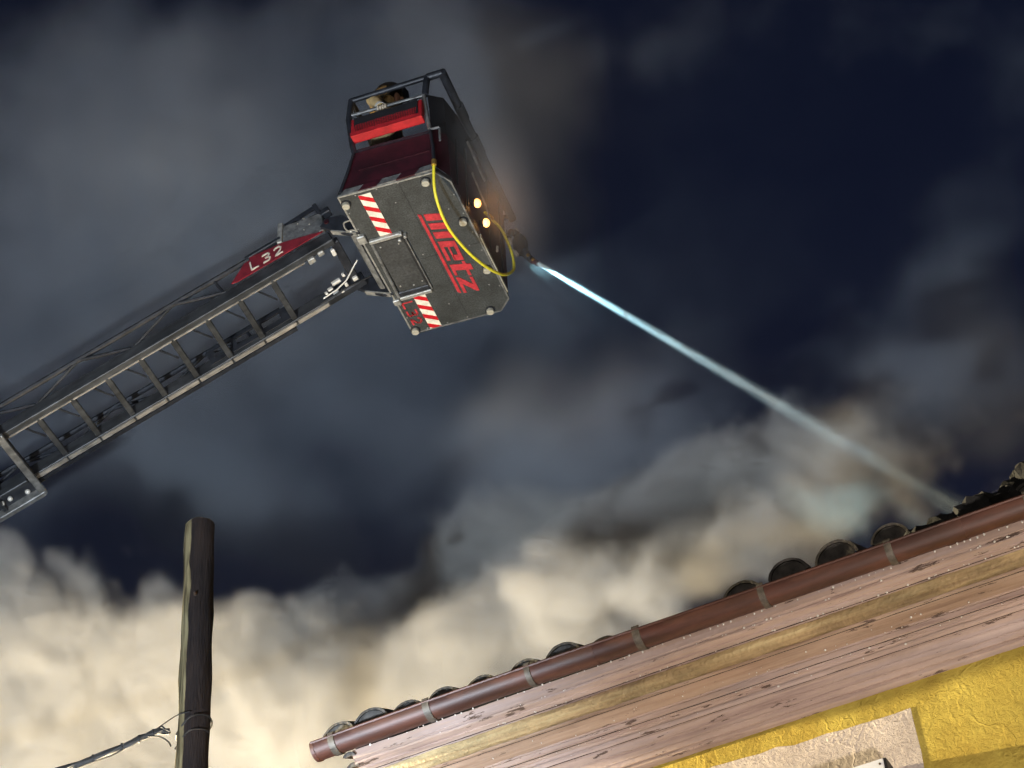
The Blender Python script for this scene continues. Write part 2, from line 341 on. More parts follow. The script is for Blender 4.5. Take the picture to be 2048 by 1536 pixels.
def strip(name, y, z, w, h, m, seed):
    vs_ = []; fs_ = []; N_ = 80
    for i in range(N_+1):
        x = X0+0.004+(X1-X0-0.01)*(i/N_)**1.25; a = 0.0025*mnoise.noise((x*2.3, seed*3.7, 1)); ww = w*(1+0.5*mnoise.noise((x*5.1, seed, 2)))
        vs_ += [hp(x, y+ww/2+a, z), hp(x, y+ww/2*0.6+a, z-h), hp(x, y-ww/2*0.6+a, z-h), hp(x, y-ww/2+a, z)]
    for i in range(N_):
        for k in range(4): fs_.append((i*4+k, i*4+(k+1) % 4, (i+1)*4+(k+1) % 4, (i+1)*4+k))
    fs_ += [(0, 1, 2, 3), tuple(N_*4+k for k in (3, 2, 1, 0))]
    MB().add(vs_, fs_).build(name, m, house)
gap = mat('moulding shade line', (0.035, 0.022, 0.017), 0.95, var=0.4, vscale=6)  # dark colour for strips that imitate shadow lines between the mouldings
for i, (y, z, w) in enumerate(((-0.222, -0.112, 0.005), (-0.305, -0.1815, 0.004), (-0.447, -0.2115, 0.0035), (-0.512, -0.2425, 0.003))):
    strip('shade_line', y, z, w, 0.004, gap, i)
for i, (y, z, w) in enumerate(((-0.186, -0.1120, 0.010), (-0.420, -0.1870, 0.009), (-0.468, -0.2120, 0.010), (-0.546, -0.2730, 0.008), (-0.565, -0.3060, 0.008))):
    strip('bead_moulding', y, z, w, 0.007, M['eaves'], 20+i)
# closing timber behind the mouldings
hpoly([(-0.25,-0.04),(-0.25,-0.10),(-0.35,-0.11),(-0.35,-0.165),(-0.48,-0.17),(-0.54,-0.19),(-0.57,-0.22),(-0.67,-0.24),(-0.67,-0.36),(-1.0,-0.36),(-1.0,-0.04)], X0+0.01, X1-0.01, 'eaves_core', M['eaves2'])

# roof slab
PIT = math.tan(R(26))
hpoly([(-0.10,0.0),(-0.10,-0.03),(-4.5,-0.03+4.4*PIT),(-4.5,4.4*PIT),], X0-0.02, X1, 'roof_deck', M['soot'])
hpoly([(-4.5,-0.03+4.4*PIT),(-4.5,4.4*PIT),(-8.9,0.0),(-8.9,-0.03)], X0-0.02, X1, 'roof_deck', M['soot'])

# gutter
GR = 0.063
def gutter_profile(r0, r1, n=14, a0=0, a1=math.pi):
    out = [(-GR+r0*math.cos(a0+(a1-a0)*k/n), -r0*math.sin(a0+(a1-a0)*k/n)) for k in range(n+1)]
    inn = [(-GR+r1*math.cos(a0+(a1-a0)*k/n), -r1*math.sin(a0+(a1-a0)*k/n)) for k in range(n, -1, -1)]
    return out+inn
gp = gutter_profile(GR, GR-0.004)
def gsag(x): return 0.006*math.sin(x*2.0)+(-0.012*max(0, x-2.3))
gm = MB(); n = len(gp); xs = [-0.118+0.17*k for k in range(int(9.2/0.17))]
vs_ = []; fs_ = []
for x in xs: vs_ += [hp(x, y, z+gsag(x)) for y, z in gp]
for i in range(len(xs)-1):
    for k in range(n): fs_.append((i*n+k, i*n+(k+1) % n, (i+1)*n+(k+1) % n, (i+1)*n+k))
fs_ += [tuple(range(n)), tuple((len(xs)-1)*n+k for k in range(n-1, -1, -1))]
gut = gm.add(vs_, fs_).build('gutter', M['gutter'], house, True)
MB().tube([hp(x, 0.001, 0.002+gsag(x)) for x in xs], 0.007, 6).build('gutter_lip', M['gutter'], gut, True)
ec = MB(); cap = [( -GR+GR*1.06*math.cos(math.pi*k/14), -GR*1.06*math.sin(math.pi*k/14)) for k in range(15)]
ec.add([hp(-0.125, y, z+gsag(-0.12)) for y, z in cap]+[hp(-0.105, y, z+gsag(-0.12)) for y, z in cap],
       [tuple(range(15)), tuple(range(29, 14, -1))]+[(i, (i+1) % 15, 15+(i+1) % 15, 15+i) for i in range(15)])
ec.build('gutter_end_cap', M['gutter'], gut, False)
for cx in (0.0, 0.547, 1.114, 1.704, 2.355, 2.994, 3.67, 4.3, 4.95):
    c = MB(); cp = gutter_profile(GR+0.006, GR+0.001, 14, -0.35, math.pi*0.98)
    nn = len(cp); w_ = 0.016
    lean = 0.004*rnd.uniform(-1, 1)
    c.add([hp(cx-w_+lean, y, z+gsag(cx)) for y, z in cp]+[hp(cx+w_-lean, y, z+gsag(cx)) for y, z in cp],
          [tuple(range(nn)), tuple(range(2*nn-1, nn-1, -1))]+[(i, (i+1) % nn, nn+(i+1) % nn, nn+i) for i in range(nn)])
    c.box(hp(cx+w_*0.9, -0.03, 0.004+gsag(cx)), hp(cx-w_*0.9, 0.010, 0.012+gsag(cx)))
    c.build('gutter_strap', M['clip'], gut, True)

for cx in (1.42, 3.3):
    c = MB(); cp = gutter_profile(GR+0.0035, GR+0.0005, 14); nn = len(cp)
    c.add([hp(cx-0.05, y, z+gsag(cx)) for y, z in cp]+[hp(cx+0.05, y, z+gsag(cx)) for y, z in cp],
          [tuple(range(nn)), tuple(range(2*nn-1, nn-1, -1))]+[(i, (i+1) % nn, nn+(i+1) % nn, nn+i) for i in range(nn)])
    c.build('gutter_joint', M['gutter'], gut, True)
# cover tiles on the eave
def tile_mesh(seed):
    mb = MB(); rr = random.Random(seed); N = 14; L = 6; r0 = 0.10; th = 0.014; vs = []; fs = []
    for j in range(L+1):
        y = -0.095-0.42*j/L*math.cos(R(26)); z = 0.035+0.42*j/L*math.sin(R(26)); rad = r0*(1-0.10*j/L)
        for k in range(N+1):
            a = math.pi*(0.02+0.96*k/N); q = 1+0.03*mnoise.noise((k*0.6, j*0.8, seed))
            vs.append((-rad*q*math.cos(a), y, z+rad*q*math.sin(a)*0.98))
        for k in range(N+1):
            a = math.pi*(0.02+0.96*k/N)
            vs.append((-(rad-th)*math.cos(a), y, z+(rad-th)*math.sin(a)*0.98))
    S = 2*(N+1)
    for j in range(L):
        for k in range(N):
            fs.append((j*S+k, j*S+k+1, (j+1)*S+k+1, (j+1)*S+k))
            fs.append((j*S+N+1+k, (j+1)*S+N+1+k, (j+1)*S+N+2+k, j*S+N+2+k))
        fs.append((j*S, (j+1)*S, (j+1)*S+N+1, j*S+N+1)); fs.append((j*S+N, j*S+2*N+1, (j+1)*S+2*N+1, (j+1)*S+N))
    for k in range(N):
        fs.append((k, N+1+k, N+2+k, k+1)); b = L*S; fs.append((b+k, b+k+1, b+N+2+k, b+N+1+k))
    # mortar plug in the mouth of the tile
    k0 = len(vs); vs += [(-(r0-th)*math.cos(math.pi*k/10)*0.99, -0.100+0.004*mnoise.noise((k, seed, 0)), 0.035+(r0-th)*math.sin(math.pi*k/10)*0.97) for k in range(11)]
    fs.append(tuple(range(k0, k0+11)))
    return mb.add(vs, fs)
protos = []
tx = [-0.017, 0.181, 0.391, 0.598, 0.815, 1.054, 1.278, 1.499, 1.744, 1.981, 2.234, 2.486, 2.728, 2.995, 3.22, 3.45, 3.69, 3.93, 4.16, 4.4]
dz = [-0.002, 0.03, 0.012, 0.008, 0.0, 0.004, 0.008, -0.03, -0.045, -0.06, 0.008, 0.038, 0.026, 0.034, -0.05, -0.03, 0.0, 0.0, 0.0, 0.0]
for i, x in enumerate(tx):
    if i < 5:
        o = tile_mesh(i).build('roof_tile', M['tile'], house, True); protos.append(o)
    else: o = inst(protos[i % 5], 'roof_tile', house)
    o.location = (-x, rnd.uniform(-0.02, 0.012), HZ+dz[i]); o.rotation_euler = (rnd.uniform(-0.05, 0.05), rnd.uniform(-0.09, 0.09), rnd.uniform(-0.08, 0.08))
    s = rnd.uniform(0.93, 1.07)*(1.03 if 10 <= i <= 13 else 1.0); o.scale = (s, 1, s)
# second and third course up the slope (seen only from higher up)
for c in range(1, 9):
    for i, x in enumerate(tx):
        o = inst(protos[(i+c) % 5], 'roof_tile', house)
        o.location = (-x, -0.36*c, HZ+dz[i]*0.4+0.36*c*PIT-0.01); o.rotation_euler = (0, 0, rnd.uniform(-0.05, 0.05))
# verge tiles at the corner
for k, (yy, zz) in enumerate(((-0.16, -0.075), (-0.20, -0.115))):
    o = inst(protos[k], 'verge_tile', house); o.location = (-0.045, yy+0.09, HZ+zz-0.02); o.scale = (0.35, 0.3, 0.3)

# charred heap on the eave
def chunk(c, r, seed):
    bm = bmesh.new(); bmesh.ops.create_icosphere(bm, subdivisions=3, radius=1.0)
    for v in bm.verts:
        d = 1+0.45*mnoise.noise(v.co*1.7+Vector((seed*3.1, seed, 0)))+0.3*mnoise.noise(v.co*4.5+Vector((seed, 5, 1)))+0.16*mnoise.noise(v.co*10+Vector((1, seed, 1)))
        v.co = Vector((v.co.x*r[0]*d, v.co.y*r[1]*d, v.co.z*r[2]*d))
    me = bpy.data.meshes.new('charred_lump'); bm.to_mesh(me); bm.free(); me.materials.append(M['soot'])
    return me
heap = empty('charred_debris', (0, 0, 0), 0, 'black ragged heap of charred roof debris above the gutter', 'debris')
heap.matrix_world = house.matrix_world.copy()
heap.location = (HX, HY, 0); heap.rotation_euler = house.rotation_euler
for i, (x, y, z, rx, ry, rz) in enumerate(((3.12,-0.16,0.03,0.10,0.10,0.07),(3.27,-0.18,0.05,0.12,0.12,0.085),(3.40,-0.2,0.06,0.13,0.14,0.11),(3.54,-0.22,0.09,0.13,0.15,0.12),(3.70,-0.24,0.14,0.13,0.16,0.17),(3.86,-0.25,0.17,0.15,0.18,0.21),(4.05,-0.26,0.18,0.18,0.2,0.24),(4.3,-0.26,0.16,0.2,0.2,0.22),(3.63,-0.2,0.22,0.05,0.05,0.06),(3.35,-0.18,0.13,0.04,0.05,0.05))):
    o = bpy.data.objects.new('charred_lump', chunk((x, y, z), (rx, ry, rz), i)); col.objects.link(o); o.parent = heap; o.location = hp(x, y, z)

# hanging water drops
wd = MB(); wr = random.Random(5)
x = 0.05
while x < 3.9:
    dens = 1.0 if x > 0.9 else 0.45
    if wr.random() < dens*0.85: r = wr.choice((0.003, 0.004, 0.005, 0.006)); wd.sphere(hp(x, -0.078+wr.uniform(-0.006, 0.004), -0.076+gsag(x)), (r, r, r*1.15), 6, 4)
    x += wr.choice((0.028, 0.034, 0.04, 0.07))
for _ in range(190):
    x = 0.3+3.6*wr.random()**0.75; y, z = wr.choice(((-0.21, -0.1135), (-0.13, -0.101), (-0.36+wr.gauss(0, 0.02), -0.187), (-0.40+wr.gauss(0, 0.02), -0.1885), (-0.455, -0.2145), (-0.50, -0.2275)))
    r = wr.choice((0.0025, 0.003, 0.004, 0.0055)) if x > 2.2 else wr.choice((0.002, 0.0025, 0.003))
    wd.sphere(hp(x, y+wr.uniform(-0.006, 0.006), z-0.003), (r*1.2, r, r), 6, 4)
mw = mat('water drop', (0.62, 0.60, 0.56), 0.08, var=0.02, spec=1.0, coat=1.0)  # pale opaque colour stands in for the bright glints of the drops
dr = wd.build('water_drops', mw, None, True); dr.location = (HX, HY, 0); dr.rotation_euler = house.rotation_euler
tag(dr, 'beads of water hanging under the gutter and eaves', kind='stuff')

# metal box on the wall
box = empty('meter_box', (0, 0, 0), 0, 'white metal box with dark edge fixed to the plaster panel', 'box')
box.location = (HX, HY, 0); box.rotation_euler = house.rotation_euler
bz = -0.772
bxm = [(-2.655, HZ+bz), (-2.655, HZ+bz-0.7), (-1.95, HZ+bz-0.7), (-1.95, HZ+bz)]
MB().prism(bxm, 1, WY+0.006, -0.512).build('casing', M['black'], box, bevel=0.004)
MB().prism([(-2.643, HZ+bz-0.008), (-2.643, HZ+bz-0.69), (-1.96, HZ+bz-0.69), (-1.96, HZ+bz-0.008)], 1, -0.511, -0.500).build('door', M['ivory'], box, bevel=0.003)
MB().sphere(hp(2.625, -0.499, bz-0.035), 0.006, 8, 5).build('screw', M['nail'], box)

# ================================================================== UTILITY POLE
pole = empty('utility_pole', (-2.300, 12.40, 0), 0, 'weathered dark wooden pole with a flat cut top', 'pole')
N, K, HT = 26, 130, 11.48
vs_ = []; fs_ = []
for j in range(K+1):
    z = HT*(1-(1-j/K)**1.0) if False else (HT*j/K if j < K else HT)
    rad = 0.142-0.045*(z/HT)
    for k in range(N):
        a = 2*math.pi*k/N; d = Vector((math.cos(a), math.sin(a), 0))
        q = 1+0.13*mnoise.noise((d.x*0.9, d.y*0.9, z*0.9))+0.10*mnoise.noise((d.x*2, d.y*2, z*3.4+9))+0.10*abs(mnoise.noise((d.x*4.5, d.y*4.5, z*0.5)))
        if d.x < -0.45: q += 0.09*max(0, mnoise.noise((d.y*2, z*3.1, 4)))*1.6
        off = 0.014*math.sin(z*1.9+1.0)*(0.4 if z > 10.7 else 1)
        vs_.append((d.x*rad*q+off*0.6, d.y*rad*q, z))
for j in range(K):
    for k in range(N): fs_.append((j*N+k, j*N+(k+1) % N, (j+1)*N+(k+1) % N, (j+1)*N+k))
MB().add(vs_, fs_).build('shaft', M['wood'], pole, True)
MB().add([(vs_[K*N+k][0], vs_[K*N+k][1], HT+0.003*(k % 3)) for k in range(N)], [tuple(range(N))]).build('cut_top', M['endgrain'], pole)
MB().tube([(0.0000, -0.1088, 10.7904), (0.0000, -0.1344, 10.7904)], 0.010, 8).build('bolt', M['nail'], pole)
MB().tube(spline([(-0.0991, -0.0576, 9.7024), (0.0000, -0.1325, 9.7792), (0.0991, -0.0576, 9.8304), (0.1101, 0.0576, 9.8176), (0.0000, 0.1267, 9.7664), (-0.1101, 0.0576, 9.7280), (-0.0991, -0.0576, 9.7024)]), 0.007, 6).build('binding_wire', M['cable'], pole)
MB().tube(spline([(-0.1101, -0.0230, 9.6128), (0.0000, -0.1291, 9.6768), (0.1046, -0.0346, 9.7152), (0.0000, 0.1267, 9.6896), (-0.1101, -0.0230, 9.6128)]), 0.006, 6).build('binding_wire', M['cable'], pole)

cab = empty('overhead_cable', (-2.432, 12.365, 9.664), 0, 'thick black bundled cable tied to the wooden pole', 'cable')
def cpt(p): return ((p[0]+1.9)*1.28, (p[1]-9.66)*1.28, (p[2]-7.9)*1.28)
main = spline([cpt(p) for p in ((-1.905,9.62,7.935),(-1.965,9.63,7.948),(-2.04,9.64,7.932),(-2.118,9.65,7.902),(-2.271,9.67,7.858),(-2.512,9.70,7.805),(-3.2,9.78,7.70),(-4.5,9.95,7.58),(-7.0,10.3,7.55),(-10,10.7,7.8))], 10)
MB().tube(main, [0.010+0.008*min(1, i/12)+0.002*math.sin(i*0.9) for i in range(len(main))], 8).build('bundle', M['cable'], cab, True)
for k in range(3):
    MB().tube([p+Vector((0, 0.012*math.cos(i*0.16+k*2.1), 0.020*math.sin(i*0.16+k*2.1))) for i, p in enumerate(main)], 0.0065, 6).build('strand', M['cable'], cab, True)
MB().tube(spline([cpt(p) for p in ((-2.02,9.63,7.925),(-1.95,9.61,7.90),(-1.905,9.60,7.86),(-1.892,9.60,7.832))]), 0.0055, 6).build('tail', M['cable'], cab, True)
MB().tube(spline([cpt(p) for p in ((-2.0,9.63,7.945),(-1.93,9.6,7.975),(-1.86,9.585,8.01),(-1.80,9.58,8.02))]), 0.0045, 6).build('tail', M['cable'], cab, True)
MB().tube(spline([cpt(p) for p in ((-1.99,9.63,7.94),(-1.95,9.61,7.965),(-1.925,9.60,7.94),(-1.90,9.6,7.925))]), 0.006, 6).build('tail', M['cable'], cab, True)
MB().tube(spline([cpt(p) for p in ((-2.15,9.65,7.87),(-2.22,9.66,7.842),(-2.32,9.67,7.82),(-2.45,9.69,7.79),(-2.6,9.71,7.77),(-3.2,9.78,7.68))]), 0.006, 6).build('loose_wire', M['cable'], cab, True)
for i in (14, 24, 33, 42): 
    p = main[i]; MB().tube([p+Vector((-0.006, 0, 0)), p+Vector((0.006, 0, 0))], 0.027, 8).build('cable_tie', M['black'], cab)

# ================================================================== RESCUE BASKET  (u = towards the jet, v = across, z up)
BX, BY, BZ, BYAW = -1.39, 13.5, 15.91, R(-15.3)
BW = 1.9
basket = empty('rescue_basket', (BX, BY, BZ), BYAW, 'red and grey fire ladder basket with red lettering underneath', 'basket')
P = basket
floor_poly = [(0,0),(0.895,0.03),(0.99,0.19),(0.99,1.79),(0.87,1.92),(0,1.9)]
floor_o = MB().prism(floor_poly, 2, 0.0, 0.07).build('floor', M['floor'], P, bevel=0.004)
tr = MB()
for i in range(len(floor_poly)):
    a, b = floor_poly[i], floor_poly[(i+1) % len(floor_poly)]
    MB().beam((a[0], a[1], 0.004), (b[0], b[1], 0.004), 0.014, 0.020).build('edge_trim', M['alu'] if i in (0, 5) else M['alu_dull'], floor_o)
bb = MB().tube([(0,0,-0.045),(0,0,-0.040),(0,0,0.0)], [0.030,0.036,0.036], 14).build('buffer', M['buffer'], P, True)
bpos = [(0.035,0.10),(0.785,0.10),(0.93,0.68),(0.93,1.34),(0.78,1.87),(0.035,1.86)]
for i, (x, y) in enumerate(bpos):
    o = bb if i == 0 else inst(bb, 'buffer', P); o.location = (x, y, 0)
    rg = MB().tube([(x, y, -0.012), (x, y, 0.0)], 0.048, 14).build('buffer_plate', M['dark'], P)
bl = None
for (x, y) in [(0.02, 0.22+0.21*k) for k in range(2)]+[(0.02, 1.5+0.18*k) for k in range(2)]+[(0.15+0.2*k, 0.035) for k in range(4)]+[(0.15+0.2*k, 1.885) for k in range(4)]+[(0.965, 0.35+0.25*k) for k in range(6)]+[(0.45, 0.25), (0.45, 0.95), (0.45, 1.65), (0.86, 0.5), (0.88, 1.0), (0.88, 1.55)]:
    if bl is None: bl = MB().sphere((0, 0, 0), (0.008, 0.008, 0.004), 8, 5).build('bolt', M['alu_dull'], P, True); o = bl
    else: o = inst(bl, 'bolt', P)
    o.location = (x, y, -0.001)
MB().box((0.555, 0.05, -0.0015), (0.559, 1.88, 0.002)).build('floor_seam', M['black'], P)
MB().box((0.395, 0.995, -0.0015), (0.985, 0.999, 0.002)).build('floor_seam', M['black'], P)
# hazard strips under the floor
def hazard(v0, v1, ph):
    s = MB().box((0.172, v0, -0.003), (0.286, v1, 0.001)).build('hazard_strip', M['whitefilm'], P)
    v = v0-0.2+ph
    while v < v1:
        pts = [(0.172, v), (0.286, v+0.082), (0.286, v+0.082+0.058), (0.172, v+0.058)]
        c = [q for q in pts]
        # clip to the strip
        def clip(poly, lim, keep_less):
            out = []
            for i in range(len(poly)):
                a, b = poly[i], poly[(i+1) % len(poly)]
                ia = (a[1] <= lim) if keep_less else (a[1] >= lim); ib = (b[1] <= lim) if keep_less else (b[1] >= lim)
                if ia: out.append(a)
                if ia != ib: t = (lim-a[1])/(b[1]-a[1]); out.append((a[0]+t*(b[0]-a[0]), lim))
            return out
        c = clip(clip(c, v1-0.001, True), v0+0.001, False) if len(c) else c
        if len(c) >= 3: MB().prism(c, 2, -0.0055, -0.002).build('red_bar', M['redfilm'], s)
        v += 0.138
hazard(0.048, 0.585, 0.05); hazard(1.405, 1.90, 0.06)
# lettering: strokes in (along v, along u)
def letters(strokes, v0, u0, su, sv, m, name, slant=0.0, parent=P, z=(-0.006, -0.0005)):
    mb = MB()
    for s_ in strokes:
        mb.prism([(u0+su*y, v0+sv*(x+slant*y)) for x, y in s_], 2, *z)
    return mb.build(name, m, parent)
def rect(x0, y0, x1, y1): return [(x0,y0),(x1,y0),(x1,y1),(x0,y1)]
logo_M = [rect(0.00,0,0.085,1), rect(0.125,0,0.205,0.84), rect(0.245,0,0.33,0.84), rect(0.085,0.84,0.33,1.0)]
logo_e = [rect(0.375,0,0.45,0.9), rect(0.45,0.0,0.64,0.18), rect(0.45,0.72,0.64,0.9), rect(0.565,0.42,0.64,0.72), rect(0.45,0.37,0.64,0.47)]
logo_t = [rect(0.70,0,0.78,1.12), rect(0.66,0.72,0.70,0.88), rect(0.78,0.72,0.86,0.88), rect(0.78,0,0.85,0.16)]
logo_z = [rect(0.885,0.72,1.08,0.88), rect(0.88,0,1.10,0.17), [(0.88,0.17),(0.97,0.17),(1.08,0.72),(0.99,0.72)]]
for st, nm in ((logo_M,'M'),(logo_e,'e'),(logo_t,'t'),(logo_z,'z')):
    letters(st, 0.475, 0.628, 0.165, 0.985, M['letter_red'], 'logo_letter', 0.05)
letters([[(0,0),(1.09,0),(1.115,1),(0.02,1)]], 0.455, 0.578, 0.028, 0.985, M['letter_red'], 'logo_underline')
# L32 on the floor edge
def stroke(pts, w):
    out = []
    for (x0, y0), (x1, y1) in zip(pts[:-1], pts[1:]):
        d = math.hypot(x1-x0, y1-y0); nx, ny = -(y1-y0)/d*w/2, (x1-x0)/d*w/2; ex_, ey_ = (x1-x0)/d*w*0.3, (y1-y0)/d*w*0.3
        out.append([(x0-ex_+nx, y0-ey_+ny), (x0-ex_-nx, y0-ey_-ny), (x1+ex_-nx, y1+ey_-ny), (x1+ex_+nx, y1+ey_+ny)])
    return out
def seg_letters(text, v0, u0, h, w, gap, t, m, name, parent, emitter):
    x = v0
    for ch in text:
        S = {'L': [(0.08,1),(0.08,0.07),(0.9,0.07)],
             '3': [(0.1,0.93),(0.75,0.93),(0.92,0.75),(0.75,0.54),(0.4,0.52),(0.75,0.50),(0.94,0.27),(0.75,0.07),(0.1,0.07)],
             '2': [(0.08,0.78),(0.25,0.93),(0.7,0.93),(0.9,0.72),(0.8,0.5),(0.1,0.07),(0.95,0.07)]}[ch]
        emitter(stroke(S, t), x, u0, h, w, m, name, parent); x += w+gap
def emit_floor(S, x, u0, h, w, m, name, parent):
    MB_ = MB()
    for s_ in S: MB_.prism([(u0+h*b, x+w*a) for a, b in s_], 2, -0.0055, -0.0005)
    MB_.build(name, m, parent)
seg_letters('L32', 1.478, 0.04, 0.10, 0.085, 0.03, 0.17, M['letter_red'], 'unit_number', P, emit_floor)
# step hatch at the ladder side
hf = MB().prism([(0.085,0.64),(0.355,0.64),(0.355,1.34),(0.085,1.34)], 2, -0.020, 0.0).build('step_plate', M['hatch'], P, bevel=0.004)
MB().box((0.060,0.585,-0.040),(0.372,0.625,0.0)).build('step_channel', M['alu'], P, bevel=0.005)
MB().box((0.060,1.372,-0.040),(0.372,1.412,0.0)).build('step_channel', M['alu'], P, bevel=0.005)
MB().box((0.356,0.628,-0.030),(0.372,1.37,0.0)).build('step_seam', M['black'], P)
MB().box((0.374,0.628,-0.024),(0.386,1.385,0.0)).build('step_edge', M['alu_dull'], P)
MB().box((0.10,0.628,-0.028),(0.35,0.645,0.0)).build('step_seam', M['black'], P)
MB().box((0.07,1.31,-0.034),(0.372,1.368,0.0)).build('step_hinge', M['dark'], P, bevel=0.006)
MB().tube([(0.075,0.63,-0.022),(0.055,1.37,-0.022)], 0.016, 8).build('step_rod', M['alu_dull'], P, True)
for (x, y) in ((0.13,0.70),(0.30,0.72),(0.12,1.24),(0.24,1.27),(0.33,1.25)):
    MB().sphere((x, y, -0.021), (0.009,0.009,0.005), 8, 5).build('rivet', M['alu'], P)
MB().box((-0.03,0.50,-0.035),(0.05,0.60,0.02)).build('hinge_bracket', M['alu'], P, bevel=0.008)
MB().box((-0.02,1.40,-0.03),(0.05,1.47,0.02)).build('hinge_bracket', M['alu'], P, bevel=0.008)
for (x, y) in ((0.36,0.60),(0.39,0.64),(0.33,0.665)): MB().box((x-0.014,y-0.014,-0.05),(x+0.014,y+0.014,-0.0)).build('hinge_pin', M['alu'], P, bevel=0.004)
# end panel facing the street
pe = [(0.02,0.07),(0.89,0.07),(0.875,0.50),(0.80,0.505),(0.16,0.53),(0.10,0.30)]
MB().prism(pe, 1, 0.015, 0.04).build('end_panel', M['darkred'], P, bevel=0.004)
MB().prism([(0.16,0.53),(0.155,0.56),(0.865,0.53),(0.87,0.50)], 1, 0.010, 0.045).build('end_panel_rim', M['dark'], P)
MB().beam((0.2,0.008,0.28),(0.86,0.008,0.27),0.012,0.014).build('panel_rib', M['darkred'], P)
for i in range(5):
    a = 0.012+i*0.178; 
    MB().prism([(a,0.005),(a+0.178,0.005),(a+0.178+0.055,0.068),(a+0.055,0.068)] if i < 4 else [(a,0.005),(0.895,0.005),(0.895,0.068),(a+0.055,0.068)], 1, -0.006, 0.012).build('chevron', M['darkred'] if i % 2 else M['alu_dull'], P)
# red louvred box
rb = MB(); z0, z1, v0, v1, u0, u1 = 0.635, 0.885, -0.085, 0.005, 0.165, 0.845
rbo = MB().prism([(v0, z0), (v1, z0), (v1, z1), (v0+0.02, z1)], 0, u0, u1).build('locker_box', M['red'], P, bevel=0.003)
MB().prism([(u0+0.035, z0+0.045), (u1-0.035, z0+0.045), (u1-0.035, z1-0.015), (u0+0.035, z1-0.015)], 1, v0-0.002, v0+0.03).build('louvre_recess', M['black'], rbo)
lv = MB(); k = 0; uu = u0+0.04
while uu < u1-0.05:
    lv.beam((uu, v0-0.006, z0+0.045), (uu+0.018, v0+0.012, z1-0.012), 0.0085, 0.010, (0, 1, 0)); uu += 0.0165
lo = lv.build('louvres', M['red'], rbo); lo['kind'] = 'stuff'
MB().beam((u0, v0-0.004, z0+0.022), (u1, v0-0.004, z0+0.022), 0.012, 0.046, (0, 0, 1)).build('locker_lip', M['red'], rbo)
# rails and posts
TR = 0.026
def rail(name, pts, r=TR, m='dark', par=P): return MB().tube(pts, r, 10).build(name, M[m], par, True)
rail('top_rail', [(0.145,0.0,1.225),(0.89,0.0,1.235)])
rail('top_rail', [(0.89,0.0,1.235),(1.035,0.0,1.235)], 0.036)
rail('front_rail', [(1.035,-0.015,1.235),(1.035,0.5,1.24),(1.04,2.0,1.24)], 0.042)
rail('front_rail_clamp', [(1.04,0.42,1.24),(1.04,0.60,1.24)], 0.050)
rail('front_rail_clamp', [(1.035,0.84,1.235),(1.035,1.06,1.235)], 0.056)
rail('rear_rail', [(0.145,0.0,1.225),(0.145,0.6,1.225)])
rail('rear_rail', [(0.145,1.3,1.225),(0.145,1.9,1.225)])
rail('top_rail', [(0.145,1.9,1.225),(1.04,1.95,1.235)])
rail('middle_rail', [(0.15,-0.005,1.02),(0.85,-0.005,0.995)], 0.017, 'alu_dull')
rail('middle_rail', [(0.15,1.9,1.02),(1.0,1.9,0.995)], 0.017, 'alu_dull')
rail('corner_post', [(0.145,0.0,1.225),(0.118,0.0,0.97),(0.15,0.0,0.6),(0.16,0.02,0.52)], 0.028)
rail('corner_post', [(0.89,0.0,1.24),(0.87,0.0,1.10),(0.86,0.0,1.0)], 0.032)
rail('corner_post', [(0.845,0.0,1.0),(0.86,0.0,0.8),(0.885,0.0,0.53)], 0.020, 'alu_dull')
rail('corner_post', [(0.885,0.01,0.53),(0.90,0.01,0.30),(0.90,0.02,0.07)], 0.017, 'dark')
rail('corner_post', [(0.968,0.03,0.54),(0.965,0.03,0.38)], 0.011, 'alu_dull')
rail('corner_bar', [(0.885,0.0,0.532),(0.968,0.02,0.545)], 0.013, 'alu_dull')
rail('corner_post', [(0.145,1.9,1.225),(0.12,1.9,0.9),(0.05,1.88,0.07)], 0.028)
rail('rear_post', [(0.145,0.6,1.225),(0.10,0.6,0.07)], 0.024)
rail('rear_post', [(0.145,1.3,1.225),(0.10,1.3,0.07)], 0.024)
rail('rear_brace', [(0.15,0.05,1.2),(0.2,0.35,0.95)], 0.012)
rail('left_edge', [(0.02,0.0,0.05),(0.10,0.0,0.30),(0.16,0.0,0.53)], 0.014)
# front apron and the dark panels behind the rail
fp = []
prof = [(0.0,0.98),(0.12,1.05),(0.3,1.12),(0.5,1.17),(0.75,1.19),(1.2,1.19),(1.9,1.19)]
MB().add([(0.90,0.02,0.07),(0.99,0.20,0.07),(0.99,1.79,0.07),(0.88,1.92,0.07),
          (0.885,0.01,0.98),(0.985,0.16,1.06),(1.0,0.5,1.17),(1.01,1.0,1.19),(1.01,1.8,1.19),(0.95,1.92,1.19)],
         [(0,1,5,4),(1,2,8,7,6,5),(2,3,9,8)]).build('front_apron', M['darkred'], P)
MB().add([(0.905,0.0,0.56),(0.995,0.15,0.56),(1.005,0.6,0.70),(0.88,0.0,1.0),(0.985,0.15,1.07),(1.008,0.5,1.175),(1.018,0.9,1.195),(1.012,0.9,0.85)],
         [(0,1,4,3),(1,2,7,6,5,4)]).build('front_cover', M['black'], P)
for vv, uu, zz0, zz1 in ((0.35,1.004,0.12,0.70),(0.62,1.006,0.10,0.85),(1.25,1.01,0.15,1.1),(1.6,1.012,0.12,1.1)):
    MB().beam((uu, vv, zz0), (uu+0.012, vv, zz1), 0.02, 0.016, (1, 0, 0)).build('apron_rib', M['dark'], P)
rail('handrail', [(1.04,0.72,0.62),(1.05,1.05,0.50),(1.045,1.15,0.42)], 0.010, 'alu_dull')
rail('handrail', [(1.04,0.62,0.95),(1.06,1.05,0.83)], 0.012, 'alu_dull')
